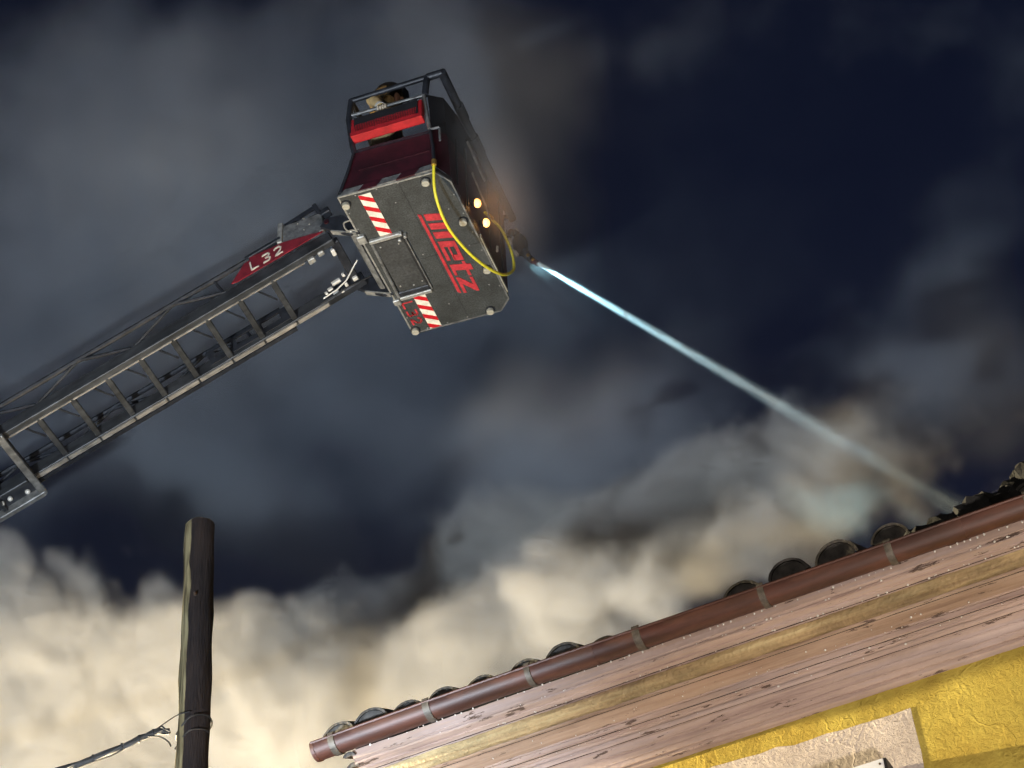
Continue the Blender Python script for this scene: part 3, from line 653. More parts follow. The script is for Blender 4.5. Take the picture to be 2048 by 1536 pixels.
MB().tube([(1.03,1.22,0.46),(1.03,1.24,0.56)], 0.011, 8).build('marker', M['brass'], P)
MB().tube([(1.03,1.38,0.22),(1.03,1.40,0.30)], 0.012, 8).build('marker', M['silver'], P)
MB().beam((1.0,0.95,0.03),(1.0,1.72,0.03),0.02,0.045,(0,0,1)).build('front_bumper', M['buffer'], P)
# two lit warm lamps on the front apron
for (vv, zz) in ((0.75, 0.245), (0.99, 0.22)):
    hd = MB().tube([(1.0, vv, zz+0.02), (1.045, vv, zz+0.004)], [0.03, 0.042], 12).build('lamp_housing', M['dark'], P, True)
    mb_ = MB().sphere((1.055, vv, zz-0.004), (0.036, 0.042, 0.042), 12, 8)
    mb_.build('lamp_lens', bpy.data.materials.get('lit lamp') or mat('lit lamp', (1, 0.8, 0.4), 0.4, emit=(1.0, 0.44, 0.10), estr=4), hd, True)
    l = lamp('SPOT', 'basket_lamp_light', (0, 0, 0), 10.0, (1.0, 0.40, 0.08), size=0.03, spot=165, blend=0.3); l.parent = P; l.location = (1.085, vv, zz-0.015); l.rotation_euler = Vector((1, -0.15, -0.5)).to_track_quat('-Z', 'Y').to_euler()
MB().tube([(1.03,0.80,0.33),(1.03,0.81,0.36)], 0.016, 8).build('reflector', M['hose'], P, True)
# water monitor on the far front corner
mon = MB().sphere((1.095,2.0,0.86), (0.075,0.085,0.135), 14, 9).build('monitor_body', M['black'], P, True)
MB().tube(spline([(1.0,1.9,0.9),(1.03,1.96,1.02),(1.08,2.0,1.0)]), 0.035, 10).build('monitor_elbow', M['dark'], mon, True)
MB().tube([(1.12,2.0,0.77),(1.165,2.0,0.665),(1.205,2.0,0.60)], [0.045,0.034,0.030], 12).build('monitor_barrel', M['dark'], mon, True)
MB().tube([(1.205,2.0,0.60),(1.255,2.0,0.545)], [0.032,0.026], 12).build('nozzle_tip', M['darkred'], mon, True)
for q in ((1.165,1.965,0.665),(1.205,1.97,0.60)): MB().tube([q, (q[0]+0.012, q[1], q[2]-0.02)], 0.016, 10).build('nozzle_ring', M['brass'], mon, True)
MB().tube([(1.02,1.93,0.98),(1.07,1.98,1.05)], 0.014, 8).build('monitor_lever', M['alu'], mon, True)
MB().tube([(1.07,1.98,1.05),(1.085,1.98,1.06)], 0.022, 8).build('lever_knob', M['silver'], mon, True)
MB().box((1.0,1.9,0.84),(1.03,1.96,0.95)).build('valve', M['silver'], mon, bevel=0.01)
MB().tube([(1.03,1.96,0.78),(1.06,1.97,0.68),(1.075,1.965,0.70),(1.05,1.96,0.76)], 0.010, 6).build('handle', M['silver'], mon, True)
jl = lamp('SPOT', 'monitor_work_light', (0, 0, 0), 4200, (0.42, 0.86, 1.0), size=0.05, spot=11, blend=0.6)

# ---- rear hinge gear (turning tube)
MB().tube([(-0.06,0.53,0.09),(-0.06,1.28,0.09)], 0.042, 14).build('hinge_tube', M['alu_dull'], P, True)
MB().tube([(-0.015,0.53,0.06),(-0.015,1.28,0.06)], 0.030, 12).build('hinge_tube', M['dark'], P, True)
for vv in (0.47, 1.32):
    MB().prism([(-0.36,0.20),(-0.30,0.30),(-0.14,0.27),(0.02,0.08),(0.02,-0.01),(-0.08,0.0),(-0.26,0.12)], 1, vv-0.02, vv+0.02).build('tilt_arm', M['dark'], P, bevel=0.006)
    MB().beam((-0.25,vv,0.105),(-0.01,vv,-0.012),0.05,0.014).build('tilt_arm_edge', M['alu'], P)
    MB().tube([(-0.29,vv-0.03,0.23),(-0.29,vv+0.03,0.23)], 0.024, 10).build('pivot_pin', M['darkred'], P, True)
rail('guard_loop', spline([(0.005,0.30,0.0),(-0.075,0.33,0.02),(-0.085,0.42,0.02),(0.0,0.47,0.0)]), 0.008, 'alu')
rail('guard_loop', spline([(-0.10,0.45,0.03),(-0.03,0.42,0.0),(0.0,0.45,0.0)]), 0.008, 'alu')

# ================================================================== LADDER
al = R(21.5)
Bm = Matrix.Translation((BX, BY, BZ)) @ Matrix.Rotation(BYAW, 4, 'Z')
# x along the ladder from tip to foot, y across, z = normal (up)
ex = Vector((-math.cos(al), 0, -math.sin(al))); ey = Vector((0, 1, 0)); ez = Vector((-math.sin(al), 0, math.cos(al)))
# keep it right-handed: y = ez x ex
yy = ez.cross(ex)      # equals -v or +v
sg = 1 if yy.y > 0 else -1
Lm = Bm @ Matrix(((ex.x, yy.x, ez.x, -0.1), (ex.y, yy.y, ez.y, 0.94), (ex.z, yy.z, ez.z, 0.22), (0, 0, 0, 1)))
ladder = empty('aerial_ladder', (0, 0, 0), 0, 'long grey turntable ladder with red plate reaching up to the basket', 'ladder', mw=Lm)
Q = ladder
def lp(t, v, n): return (t, v*sg, n)
def lbox(name, t0, t1, v0, v1, n0, n1, m, bevel=0.0, par=Q):
    a, b = lp(t0, v0, n0), lp(t1, v1, n1)
    return MB().box(tuple(map(min, a, b)), tuple(map(max, a, b))).build(name, M[m], par, bevel=bevel)
def ltube(name, pts, r, m, par=Q, seg=8): return MB().tube([lp(*p) for p in pts], r, seg).build(name, M[m], par, True)
TL = 9.0
lbox('side_rail', 0.30, TL, -0.345, -0.275, 0.0, 0.135, 'rail', 0.006)
lbox('side_rail', 0.30, TL, 0.275, 0.345, 0.0, 0.135, 'rail', 0.006)
# slide strips under the rails, broken at each rung
ts = [0.52, 0.87, 1.215, 1.56, 1.92, 2.26, 2.605, 2.97, 3.32, 3.68]
for i in range(len(ts)-1):
    lbox('slide_strip', ts[i]+0.012, ts[i+1]-0.012, -0.284, -0.271, -0.010, 0.004, 'rail_edge')
    lbox('slide_strip', ts[i]+0.010, ts[i+1]-0.010, 0.288, 0.330, -0.014, -0.0005, 'rail_edge')
lbox('rail_flange', 0.9, TL, 0.352, 0.395, -0.004, 0.05, 'dark')
for t in ts[1:] + [4.03+0.35*k for k in range(14)]:
    a = MB(); 
    a.box(tuple(map(min, lp(t-0.029,-0.276,0.010), lp(t+0.029,0.276,0.056))), tuple(map(max, lp(t-0.029,-0.276,0.010), lp(t+0.029,0.276,0.056))))
    a.build('rung', M['rail'], Q, bevel=0.008)
# side trusses
for sgn in (-1, 1):
    vo = sgn*0.36
    ltube('top_chord', [(0.95, vo, 0.33), (TL, vo, 0.345)], 0.026, 'dark')
    t = 1.28
    k = 0
    while t < TL-0.6:
        ltube('truss_brace', [(t, sgn*0.335, 0.13), (t+0.46, vo, 0.32)], 0.017, 'dark')
        ltube('truss_brace', [(t+0.50, vo, 0.32), (t+0.96, sgn*0.335, 0.13)], 0.014, 'rail')
        t += 1.0
    ltube('truss_post', [(1.33, vo, 0.33), (1.30, sgn*0.335, 0.13)], 0.014, 'dark')
# gusset plate with slots on the far side
gs = MB()
for (t0, t1, n0, n1) in ((0.9,1.75,0.05,0.09),(0.9,1.75,0.20,0.235),(0.9,0.98,0.09,0.20),(1.17,1.24,0.09,0.20),(1.45,1.5,0.09,0.2),(1.68,1.75,0.09,0.2)):
    a, b = lp(t0,0.262,n0), lp(t1,0.274,n1); gs.box(tuple(map(min, a, b)), tuple(map(max, a, b)))
gs.build('slotted_gusset', M['dark'], Q)
# small cross diagonals seen between the rungs
for i in range(1, len(ts)-1):
    ltube('cross_brace', [(ts[i]+0.21, -0.27, 0.10), (ts[i]+0.05, 0.02, 0.09)], 0.010, 'dark')
# red number plate
plate = MB().prism([(a, b) for a, b in ((0.24,0.14),(0.60,0.285),(0.96,0.345),(1.20,0.155),(1.14,0.137),(0.30,0.137))], 1, sg*-0.372, sg*-0.362).build('number_plate', M['platered'], Q)
def emit_ladder(S, x, u0, h, w, m, name, parent):
    mb = MB()
    for s_ in S: mb.prism([(x-w*a-0.18*h*b, u0+h*b) for a, b in s_], 1, sg*-0.377, sg*-0.3725)
    mb.build(name, m, parent)
x = 0.985
for ch in 'L32':
    seg_letters(ch, x, 0.165, 0.105, 0.085, 0, 0.16, M['whitefilm'], 'plate_letter', plate, emit_ladder); x -= 0.125
lbox('plate_cap', 0.60, 0.98, -0.385, -0.335, 0.335, 0.375, 'dark', 0.005)
# headgear box at the tip
MB().prism([(0.61,0.30),(0.53,0.50),(0.19,0.40),(0.17,0.36),(0.22,0.17),(0.30,0.165)], 1, sg*-0.36, sg*-0.30).build('tip_cover', M['alu_dull'], Q, bevel=0.006)
MB().beam(lp(0.635,-0.362,0.30), lp(0.535,-0.362,0.53), 0.05, 0.045, (0,1,0)).build('cover_edge', M['alu'], Q, bevel=0.005)
for pts in (((0.54,0.515),(0.165,0.535)), ((0.535,0.465),(0.17,0.41))):
    MB().beam(lp(pts[0][0],-0.33,pts[0][1]), lp(pts[1][0],-0.33,pts[1][1]), 0.04, 0.022, (0,1,0)).build('guard_bar', M['dark'], Q)
for (t, a, b) in ((0.53,0.46,0.53),(0.37,0.445,0.53),(0.18,0.40,0.55)):
    MB().beam(lp(t,-0.33,a), lp(t,-0.33,b), 0.04, 0.028 if t > 0.2 else 0.06, (0,1,0)).build('guard_post', M['dark'], Q)
lbox('tip_bracket', 0.08, 0.18, -0.36, -0.28, 0.36, 0.43, 'dark', 0.008)
for (t, nn) in ((0.40,0.42),(0.33,0.44),(0.31,0.33),(0.38,0.30)):
    MB().sphere(lp(t, -0.362, nn), 0.008, 8, 5).build('rivet', M['alu'], Q)
lbox('end_block', 0.20, 0.46, -0.345, -0.27, 0.0, 0.13, 'rail', 0.01)
lbox('end_block', 0.12, 0.52, 0.27, 0.35, 0.0, 0.13, 'dark', 0.01)
lbox('tip_crossbar', 0.16, 0.24, -0.28, 0.28, 0.02, 0.09, 'dark', 0.008)
lbox('roller', 0.43, 0.50, -0.295, -0.235, -0.03, 0.02, 'alu', 0.008)
lbox('roller', 0.33, 0.39, -0.30, -0.25, -0.02, 0.02, 'alu', 0.008)
lbox('latch', 0.235, 0.275, -0.235, -0.16, -0.01, 0.03, 'silver', 0.008)
for (t, v_, w_, d_) in ((0.50,0.19,0.03,0.02),(0.45,0.17,0.05,0.02),(0.37,0.13,0.09,0.03),(0.30,0.22,0.03,0.06),(0.20,0.21,0.05,0.04),(0.42,0.25,0.06,0.02),(0.28,0.10,0.03,0.03),(0.36,0.27,0.03,0.02)):
    lbox('cable_fitting', t-w_/2, t+w_/2, v_-d_/2, v_+d_/2, -0.01, 0.03, 'silver', 0.006)
ltube('control_cable', [(0.55,0.22,0.0),(0.40,0.20,-0.01),(0.28,0.16,-0.01),(0.15,0.06,0.0),(0.10,0.04,0.02)], 0.007, 'silver')
ltube('control_cable', [(0.60,0.26,0.0),(0.45,0.245,-0.015),(0.30,0.24,-0.01),(0.05,0.3,0.02)], 0.009, 'black')
# next, wider ladder section
lbox('section_crossbar', 3.64, 3.71, -0.44, 0.44, -0.13, -0.075, 'alu_dull', 0.008)
lbox('outer_rail', 3.66, TL, 0.395, 0.45, -0.14, -0.03, 'alu_dull', 0.006)
lbox('outer_rail', 3.66, TL, -0.45, -0.395, -0.14, 0.0, 'alu_dull', 0.006)
lbox('inner_rail', 3.72, TL, 0.17, 0.215, -0.13, -0.06, 'rail', 0.006)
lbox('roller_plate', 3.72, 4.6, 0.22, 0.39, -0.06, -0.05, 'dark')
for (t, v_) in ((3.79,0.335),(3.955,0.30),(4.04,0.30)):
    MB().sphere(lp(t, v_, -0.085), (0.026,0.026,0.026), 10, 6).build('roller', M['silver'], Q, True)
for k in range(14): lbox('rung', 4.05+0.35*k-0.02, 4.05+0.35*k+0.02, -0.394, 0.394, -0.11, -0.07, 'rail', 0.006)

# ================================================================== HOSE
hs = empty('fire_hose', (BX, BY, BZ), BYAW, 'yellow hose hanging in a loop below the basket front', 'hose')
hpts = [(0.913,-0.03,0.035),(0.868,0.1,-0.18),(0.866,0.35,-0.311),(0.916,0.65,-0.344),(1.003,0.95,-0.333),(1.079,1.3,-0.17),(1.115,1.56,0.10),(1.11,1.64,0.30),(1.085,1.65,0.487),(1.06,1.5,0.60),(1.045,1.25,0.51),(1.03,1.07,0.44)]
MB().tube(spline(hpts, 10), 0.0138, 10).build('hose_line', M['hose'], hs, True)
MB().tube([(0.913,-0.03,0.02),(0.918,-0.035,0.075)], 0.024, 10).build('coupling', M['brass'], hs, True)
MB().tube([(1.045,1.23,0.505),(1.04,1.17,0.48)], 0.024, 10).build('coupling', M['brass'], hs, True)

# ================================================================== FIREFIGHTER
Bp = Bm @ Matrix.Translation((0.335, 0.40, -0.06))
person = empty('person', (0, 0, 0), 0, 'firefighter in tan coat and dark helmet standing in the basket', 'person', mw=Bp)
def skin_body(name, verts, edges, radii, m, root=0, sub=2):
    me = bpy.data.meshes.new(name); me.from_pydata(verts, edges, []); o = bpy.data.objects.new(name, me); col.objects.link(o); o.parent = person
    sk = o.modifiers.new('skin', 'SKIN')
    if not me.skin_vertices: bpy.context.view_layer.objects.active = o
    if len(me.skin_vertices) == 0:
        bm = bmesh.new(); bm.from_mesh(me); bm.verts.layers.skin.verify(); bm.to_mesh(me); bm.free()
    for i, r in enumerate(radii):
        s = me.skin_vertices[0].data[i]; s.radius = r if isinstance(r, tuple) else (r, r); s.use_root = (i == root)
    ss = o.modifiers.new('sub', 'SUBSURF'); ss.levels = sub; ss.render_levels = sub
    me.materials.append(m); return o
# x = u (facing the jet), y = v, z up
V = [(0,0,0.95),(0,0,1.15),(0.01,0,1.35),(0.02,0,1.47),(0.03,0,1.56),(0.04,0,1.66),
     (-0.01,-0.19,1.40),(-0.02,-0.33,1.32),(0.08,-0.375,1.13),(0.10,-0.385,1.07),
     (0.0,0.19,1.40),(0.08,0.28,1.18),(0.28,0.24,1.14),
     (0,-0.10,0.88),(0.01,-0.12,0.54),(0,-0.12,0.23),(0.12,-0.13,0.19),
     (0,0.10,0.88),(0.03,0.12,0.54),(0.02,0.12,0.23),(0.14,0.13,0.19)]
Eg = [(0,1),(1,2),(2,3),(3,4),(4,5),(2,6),(6,7),(7,8),(8,9),(2,10),(10,11),(11,12),(0,13),(13,14),(14,15),(15,16),(0,17),(17,18),(18,19),(19,20)]
rad = [(0.15,0.12),(0.155,0.125),(0.17,0.12),(0.09,0.08),(0.065,0.065),(0.095,0.085),0.075,0.062,0.05,0.045,0.075,0.062,0.05,0.10,0.075,0.055,0.05,0.10,0.075,0.055,0.05]
skin_body('body', V, Eg, rad, M['coat'])
# helmet: shell, brim, neck guard, visor
hm_ = MB(); 
shell = []
for j in range(9):
    t = j/8*math.pi/2
    shell.append([(0.04+(0.135*math.cos(t))*math.cos(a)*1.12, 0.122*math.cos(t)*math.sin(a), 1.69+0.14*math.sin(t)) for a in [2*math.pi*k/18 for k in range(18)]])
vs_ = [q for ring in shell for q in ring]; fs_ = [(j*18+k, j*18+(k+1) % 18, (j+1)*18+(k+1) % 18, (j+1)*18+k) for j in range(8) for k in range(18)]
hel = MB().add(vs_, fs_).build('helmet', M['helmet'], person, True)
MB().add([(0.04+r_*1.15*math.cos(a), r_*math.sin(a), z_) for r_, z_ in ((0.12,1.695),(0.15,1.676)) for a in [2*math.pi*k/18 for k in range(18)]],
         [(k, (k+1) % 18, 18+(k+1) % 18, 18+k) for k in range(18)]).build('helmet_brim', M['helmet'], hel, True)
ng = MB(); seg = 12
vs_ = []
for j in range(4):
    for k in range(seg+1):
        a = math.pi*0.42+math.pi*1.16*k/seg; r_ = 0.132+0.010*j
        vs_.append((0.03+r_*math.cos(a)*1.05, r_*math.sin(a), 1.70-0.055*j))
fs_ = [(j*(seg+1)+k, j*(seg+1)+k+1, (j+1)*(seg+1)+k+1, (j+1)*(seg+1)+k) for j in range(3) for k in range(seg)]
MB().add(vs_, fs_).build('neck_guard', M['guard'], hel, True)
MB().add([(0.215, -0.09, 1.67),(0.235,0,1.67),(0.215,0.09,1.67),(0.20,-0.08,1.58),(0.22,0,1.575),(0.20,0.08,1.58)], [(0,1,4,3),(1,2,5,4)]).build('visor', M['black'], hel)
# face
fc = MB().sphere((0.125,0,1.60),(0.03,0.06,0.08),10,7); fc.sphere((0.165,0,1.60),(0.018,0.014,0.022),8,5)
fc.build('face', M['skin'], person, True)
# gloved hand on the rail
gx, gy, gz = 0.115, -0.395, 1.045
gl = MB().sphere((gx, gy, gz),(0.05,0.028,0.045),10,6)
for k in range(4):
    x_ = gx-0.035+k*0.024
    gl.tube(spline([(x_,gy-0.015,gz+0.03),(x_,gy-0.04,gz+0.01),(x_,gy-0.035,gz-0.025),(x_,gy-0.01,gz-0.037)],3),0.011,6)
gl.tube([(gx-0.03,gy+0.01,gz+0.015),(gx-0.06,gy-0.01,gz-0.01),(gx-0.055,gy-0.025,gz-0.03)],0.012,6)
gl.build('glove', M['glove'], person, True)
MB().tube([(0.075,-0.37,1.135),(0.09,-0.378,1.105)],[0.050,0.048],14).build('cuff_band', M['silver'], person, True)

# ================================================================== WATER JET
N0 = Bm @ Vector((1.255, 2.0, 0.545)); J1 = Vector((2.80, 10.24, 9.11))
d0 = (J1-N0)
def jet_mat(name, dens, colr, L):
    m = bpy.data.materials.new(name); m.use_nodes = True; nt = m.node_tree; nt.nodes.clear()
    out = nt.nodes.new('ShaderNodeOutputMaterial'); pv = nt.nodes.new('ShaderNodeVolumePrincipled')
    pv.inputs['Color'].default_value = (*colr, 1); pv.inputs['Anisotropy'].default_value = 0.0
    tc = nt.nodes.new('ShaderNodeTexCoord'); sp = nt.nodes.new('ShaderNodeSeparateXYZ'); nt.links.new(tc.outputs['Object'], sp.inputs[0])
    def mth(op, a, b=None):
        n = nt.nodes.new('ShaderNodeMath'); n.operation = op
        for i, q in enumerate((a, b)):
            if q is None: continue
            if isinstance(q, (int, float)): n.inputs[i].default_value = q
            else: nt.links.new(q, n.inputs[i])
        return n.outputs[0]
    # radius of the water at distance z, gaussian-like fall-off to the sides
    z = sp.outputs[2]
    rad = mth('ADD', mth('ADD', mth('MULTIPLY', z, 0.0022), 0.021), mth('MULTIPLY', mth('MULTIPLY', z, z), 0.0006))
    rr = mth('SQRT', mth('ADD', mth('MULTIPLY', sp.outputs[0], sp.outputs[0]), mth('MULTIPLY', sp.outputs[1], sp.outputs[1])))
    q = mth('DIVIDE', rr, rad); g = mth('POWER', 2.718, mth('MULTIPLY', mth('MULTIPLY', q, q), -3.2))
    mp = nt.nodes.new('ShaderNodeMapping'); mp.inputs['Scale'].default_value = (34, 34, 1.6); nt.links.new(tc.outputs['Object'], mp.inputs[0])
    nz = nt.nodes.new('ShaderNodeTexNoise'); nz.inputs['Scale'].default_value = 1.0; nz.inputs['Detail'].default_value = 3; nt.links.new(mp.outputs[0], nz.inputs['Vector'])
    nn = mth('ADD', mth('MULTIPLY', mth('MAXIMUM', mth('SUBTRACT', nz.outputs[0], 0.30), 0.0), 4.2), 0.12)
    fall = mth('DIVIDE', mth('MULTIPLY', dens*0.021**2, mth('POWER', 2.718, mth('MULTIPLY', z, -0.22))), mth('MULTIPLY', rad, rad))
    nt.links.new(mth('MULTIPLY', mth('MULTIPLY', g, nn), fall), pv.inputs['Density'])
    nt.links.new(pv.outputs[0], out.inputs['Volume']); m.cycles.volume_step_rate = 0.6; return m
LJ = d0.length
npt = 14
pts = [(0, 0, LJ*k/npt) for k in range(npt+1)]
jet = MB().tube(pts, [0.034+0.004*p[2]+0.0011*p[2]**2 for p in pts], 16).build('water_jet', jet_mat('water spray', 130.0, (0.80, 0.92, 0.98), LJ), None, True)
jet.location = N0; jet.rotation_euler = d0.to_track_quat('Z', 'Y').to_euler()
tag(jet, 'narrow bright stream of water shot from the basket onto the roof', 'water jet', kind='stuff')
jl.location = N0 + Vector((-0.12, 0.05, 0.10)); jl.rotation_euler = (N0+d0*0.45-jl.location).to_track_quat('-Z', 'Y').to_euler()

# fine spray drifting off the basket front
mm = bpy.data.materials.new('fine spray'); mm.use_nodes = True; nt = mm.node_tree; nt.nodes.clear()
o_ = nt.nodes.new('ShaderNodeOutputMaterial'); pv = nt.nodes.new('ShaderNodeVolumePrincipled'); pv.inputs['Color'].default_value = (0.9, 0.92, 0.95, 1)
tc = nt.nodes.new('ShaderNodeTexCoord'); ln = nt.nodes.new('ShaderNodeVectorMath'); ln.operation = 'LENGTH'; nt.links.new(tc.outputs['Object'], ln.inputs[0])
mr = nt.nodes.new('ShaderNodeMapRange'); mr.inputs[1].default_value = 1.0; mr.inputs[2].default_value = 0.0; mr.inputs[3].default_value = 0.0; mr.inputs[4].default_value = 1.0
sq = nt.nodes.new('ShaderNodeMath'); sq.operation = 'POWER'; sq.inputs[1].default_value = 2.2; sm_ = nt.nodes.new('ShaderNodeMath'); sm_.operation = 'MULTIPLY'; sm_.inputs[1].default_value = 0.42
nt.links.new(ln.outputs['Value'], mr.inputs[0]); nt.links.new(mr.outputs[0], sq.inputs[0]); nt.links.new(sq.outputs[0], sm_.inputs[0]); nt.links.new(sm_.outputs[0], pv.inputs['Density']); nt.links.new(pv.outputs[0], o_.inputs['Volume'])
mist = MB().sphere((0, 0, 0), 1.0, 16, 10).build('spray_mist', mm, None, True)
mist.matrix_world = Bm @ Matrix.Translation((1.25, 0.80, 0.50)) @ Matrix.Diagonal((0.50, 1.45, 1.10, 1))
tag(mist, 'thin spray drifting past the lamps on the basket front', kind='stuff')

# ================================================================== SMOKE (voxel cloud)
NLOW = 46
#SMOKE_BLOBS
BLOBS = [
 (-4.92, 16.01, 12.54, 0.86, 1.3, 0.9, 1.0), (-4.13, 15.91, 12.09, 0.84, 1.3, 0.75, 1.0), (-4.62, 16.6, 13.6, 0.66, 1.0, 0.52, 0.9), (-3.93, 16.92, 14.27, 0.53, 0.9, 0.53, 0.85),
 (-3.51, 17.1, 14.99, 0.4, 0.7, 0.37, 0.8), (-4.34, 17.19, 14.63, 0.35, 0.7, 0.35, 0.7), (-3.46, 16.29, 12.68, 0.77, 1.2, 0.68, 1.0), (-2.71, 16.1, 12.27, 0.62, 1.1, 0.62, 1.0),
 (-2.46, 16.96, 13.74, 0.45, 0.8, 0.43, 0.85), (-2.02, 16.47, 12.76, 0.63, 1.1, 0.59, 1.0), (-1.99, 15.53, 11.45, 0.83, 1.2, 0.5, 1.0), (-1.77, 17.1, 13.66, 0.43, 0.8, 0.38, 0.8),
 (-1.28, 16.61, 12.67, 0.63, 1.1, 0.54, 1.0), (-0.86, 16.76, 13.38, 0.46, 0.9, 0.55, 0.9), (-0.76, 17.56, 14.83, 0.4, 0.8, 0.35, 0.75), (-0.19, 17.39, 15.07, 0.4, 0.8, 0.42, 0.7),
 (-0.33, 16.99, 13.94, 0.57, 1.0, 0.52, 0.9), (-0.46, 14.9, 11.69, 0.53, 0.9, 0.45, 0.9), (0.35, 16.83, 14.16, 0.62, 1.0, 0.57, 0.8), (0.21, 14.77, 11.88, 0.53, 0.9, 0.45, 0.8),
 (1.0, 16.07, 13.47, 0.63, 1.0, 0.54, 0.75), (1.06, 17.29, 15.17, 0.74, 1.0, 0.55, 0.6), (1.7, 15.85, 13.68, 0.63, 1.0, 0.5, 0.7), (1.8, 16.24, 14.8, 0.52, 0.9, 0.43, 0.65),
 (2.46, 16.1, 14.86, 0.57, 0.9, 0.47, 0.65), (2.14, 14.18, 12.49, 0.57, 0.9, 0.41, 0.7), (2.78, 14.75, 13.25, 0.56, 0.9, 0.43, 0.55), (3.03, 13.21, 11.87, 0.46, 0.8, 0.31, 0.5),
 (3.53, 15.21, 14.1, 0.68, 0.9, 0.41, 0.55), (3.73, 13.73, 12.62, 0.49, 0.8, 0.37, 0.5), (2.04, 15.62, 13.92, 0.77, 1.1, 0.54, 0.6), (1.37, 15.69, 13.93, 0.68, 1.0, 0.5, 0.7),
 (2.67, 15.71, 14.5, 0.69, 1.0, 0.46, 0.5), (3.05, 14.58, 13.4, 0.6, 0.9, 0.39, 0.45), (0.69, 16.24, 14.09, 0.65, 1.0, 0.55, 0.75), (-1.61, 15.83, 11.99, 0.73, 1.1, 0.56, 0.9),
 (-0.03, 16.46, 13.81, 0.65, 1.0, 0.55, 0.8), (-2.91, 16.63, 13.23, 0.55, 1.0, 0.51, 0.8), (2.39, 12.99, 11.49, 0.48, 0.7, 0.22, 0.6), (1.46, 12.47, 10.69, 0.42, 0.6, 0.21, 0.6),
 (0.81, 13.01, 10.87, 0.47, 0.7, 0.25, 0.8), (1.79, 11.55, 10.34, 0.46, 0.6, 0.2, 0.5), (1.12, 11.73, 10.22, 0.43, 0.6, 0.2, 0.65), (2.27, 11.47, 10.35, 0.39, 0.6, 0.2, 0.42),
 (0.24, 13.91, 11.37, 0.5, 0.8, 0.31, 0.9), (-0.71, 14.94, 11.61, 0.61, 0.9, 0.37, 0.95), (0.11, 15.82, 14.64, 0.83, 1.1, 0.6, 0.75), (0.78, 15.63, 14.84, 0.83, 1.1, 0.55, 0.75),
 (1.67, 15.43, 14.99, 0.79, 1.0, 0.46, 0.65), (3.46, 17.2, 16.48, 0.88, 1.0, 0.41, 0.4), (4.44, 16.72, 16.76, 0.52, 0.9, 0.47, 0.5), (4.94, 16.54, 16.8, 0.47, 0.9, 0.47, 0.45),
 (4.76, 16.33, 15.55, 0.5, 0.9, 0.45, 0.4), (5.88, 16.37, 19.55, 0.9, 1.2, 1.13, 0.25), (-0.72, 18.6, 17.53, 0.94, 1.1, 0.61, 0.4), (2.44, 18.29, 18.47, 0.85, 1.1, 0.51, 0.3),
 (3.1, 17.83, 17.36, 0.87, 1.0, 0.43, 0.4), (5.21, 17.53, 18.64, 0.68, 1.0, 0.68, 0.3), (3.89, 14.29, 13.5, 0.73, 0.9, 0.51, 0.6), (3.52, 14.54, 14.11, 0.66, 0.9, 0.4, 0.55),
 (3.33, 11.88, 10.99, 0.45, 0.7, 0.31, 0.6), (4.13, 15.01, 15.7, 0.66, 0.9, 0.52, 0.4), (-5.1, 17.46, 17.26, 1.08, 1.3, 0.7, 0.5), (-3.91, 17.98, 17.01, 1.19, 1.3, 0.7, 0.55),
 (-2.98, 18.24, 16.91, 0.92, 1.2, 0.7, 0.5), (-2.3, 18.78, 16.37, 0.7, 1.1, 0.59, 0.45), (-4.25, 17.95, 18.47, 1.35, 1.4, 0.85, 0.55), (-3.19, 17.69, 15.95, 0.62, 0.9, 0.47, 0.45),
 (-4.79, 16.75, 19.53, 1.46, 1.7, 1.3, 0.55), (-3.34, 16.51, 20.07, 1.52, 1.7, 1.24, 0.6), (-2.12, 17.42, 19.41, 1.41, 1.6, 1.24, 0.6), (-1.92, 16.86, 21.3, 1.46, 1.5, 0.88, 0.5),
 (-0.52, 16.78, 21.46, 1.17, 1.4, 0.76, 0.5), (-0.18, 17.88, 20.47, 1.11, 1.5, 1.41, 0.55), (-0.85, 18.1, 18.83, 0.96, 1.3, 0.68, 0.5), (-2.97, 17.93, 18.76, 1.24, 1.4, 0.79, 0.55),
 (0.39, 18.18, 18.76, 0.79, 1.2, 0.85, 0.45), (-5.16, 16.27, 21.21, 1.11, 1.3, 0.7, 0.45), (0.64, 17.37, 20.93, 0.64, 1.2, 1.17, 0.4), (-1.4, 17.69, 17.76, 1.08, 1.1, 0.43, 0.35),
 (3.21, 17.09, 22.26, 1.58, 1.3, 0.43, 0.22), (5.22, 17.15, 21.79, 1.34, 1.3, 0.55, 0.25), (1.99, 17.49, 22.07, 0.79, 1.2, 0.55, 0.25),
]
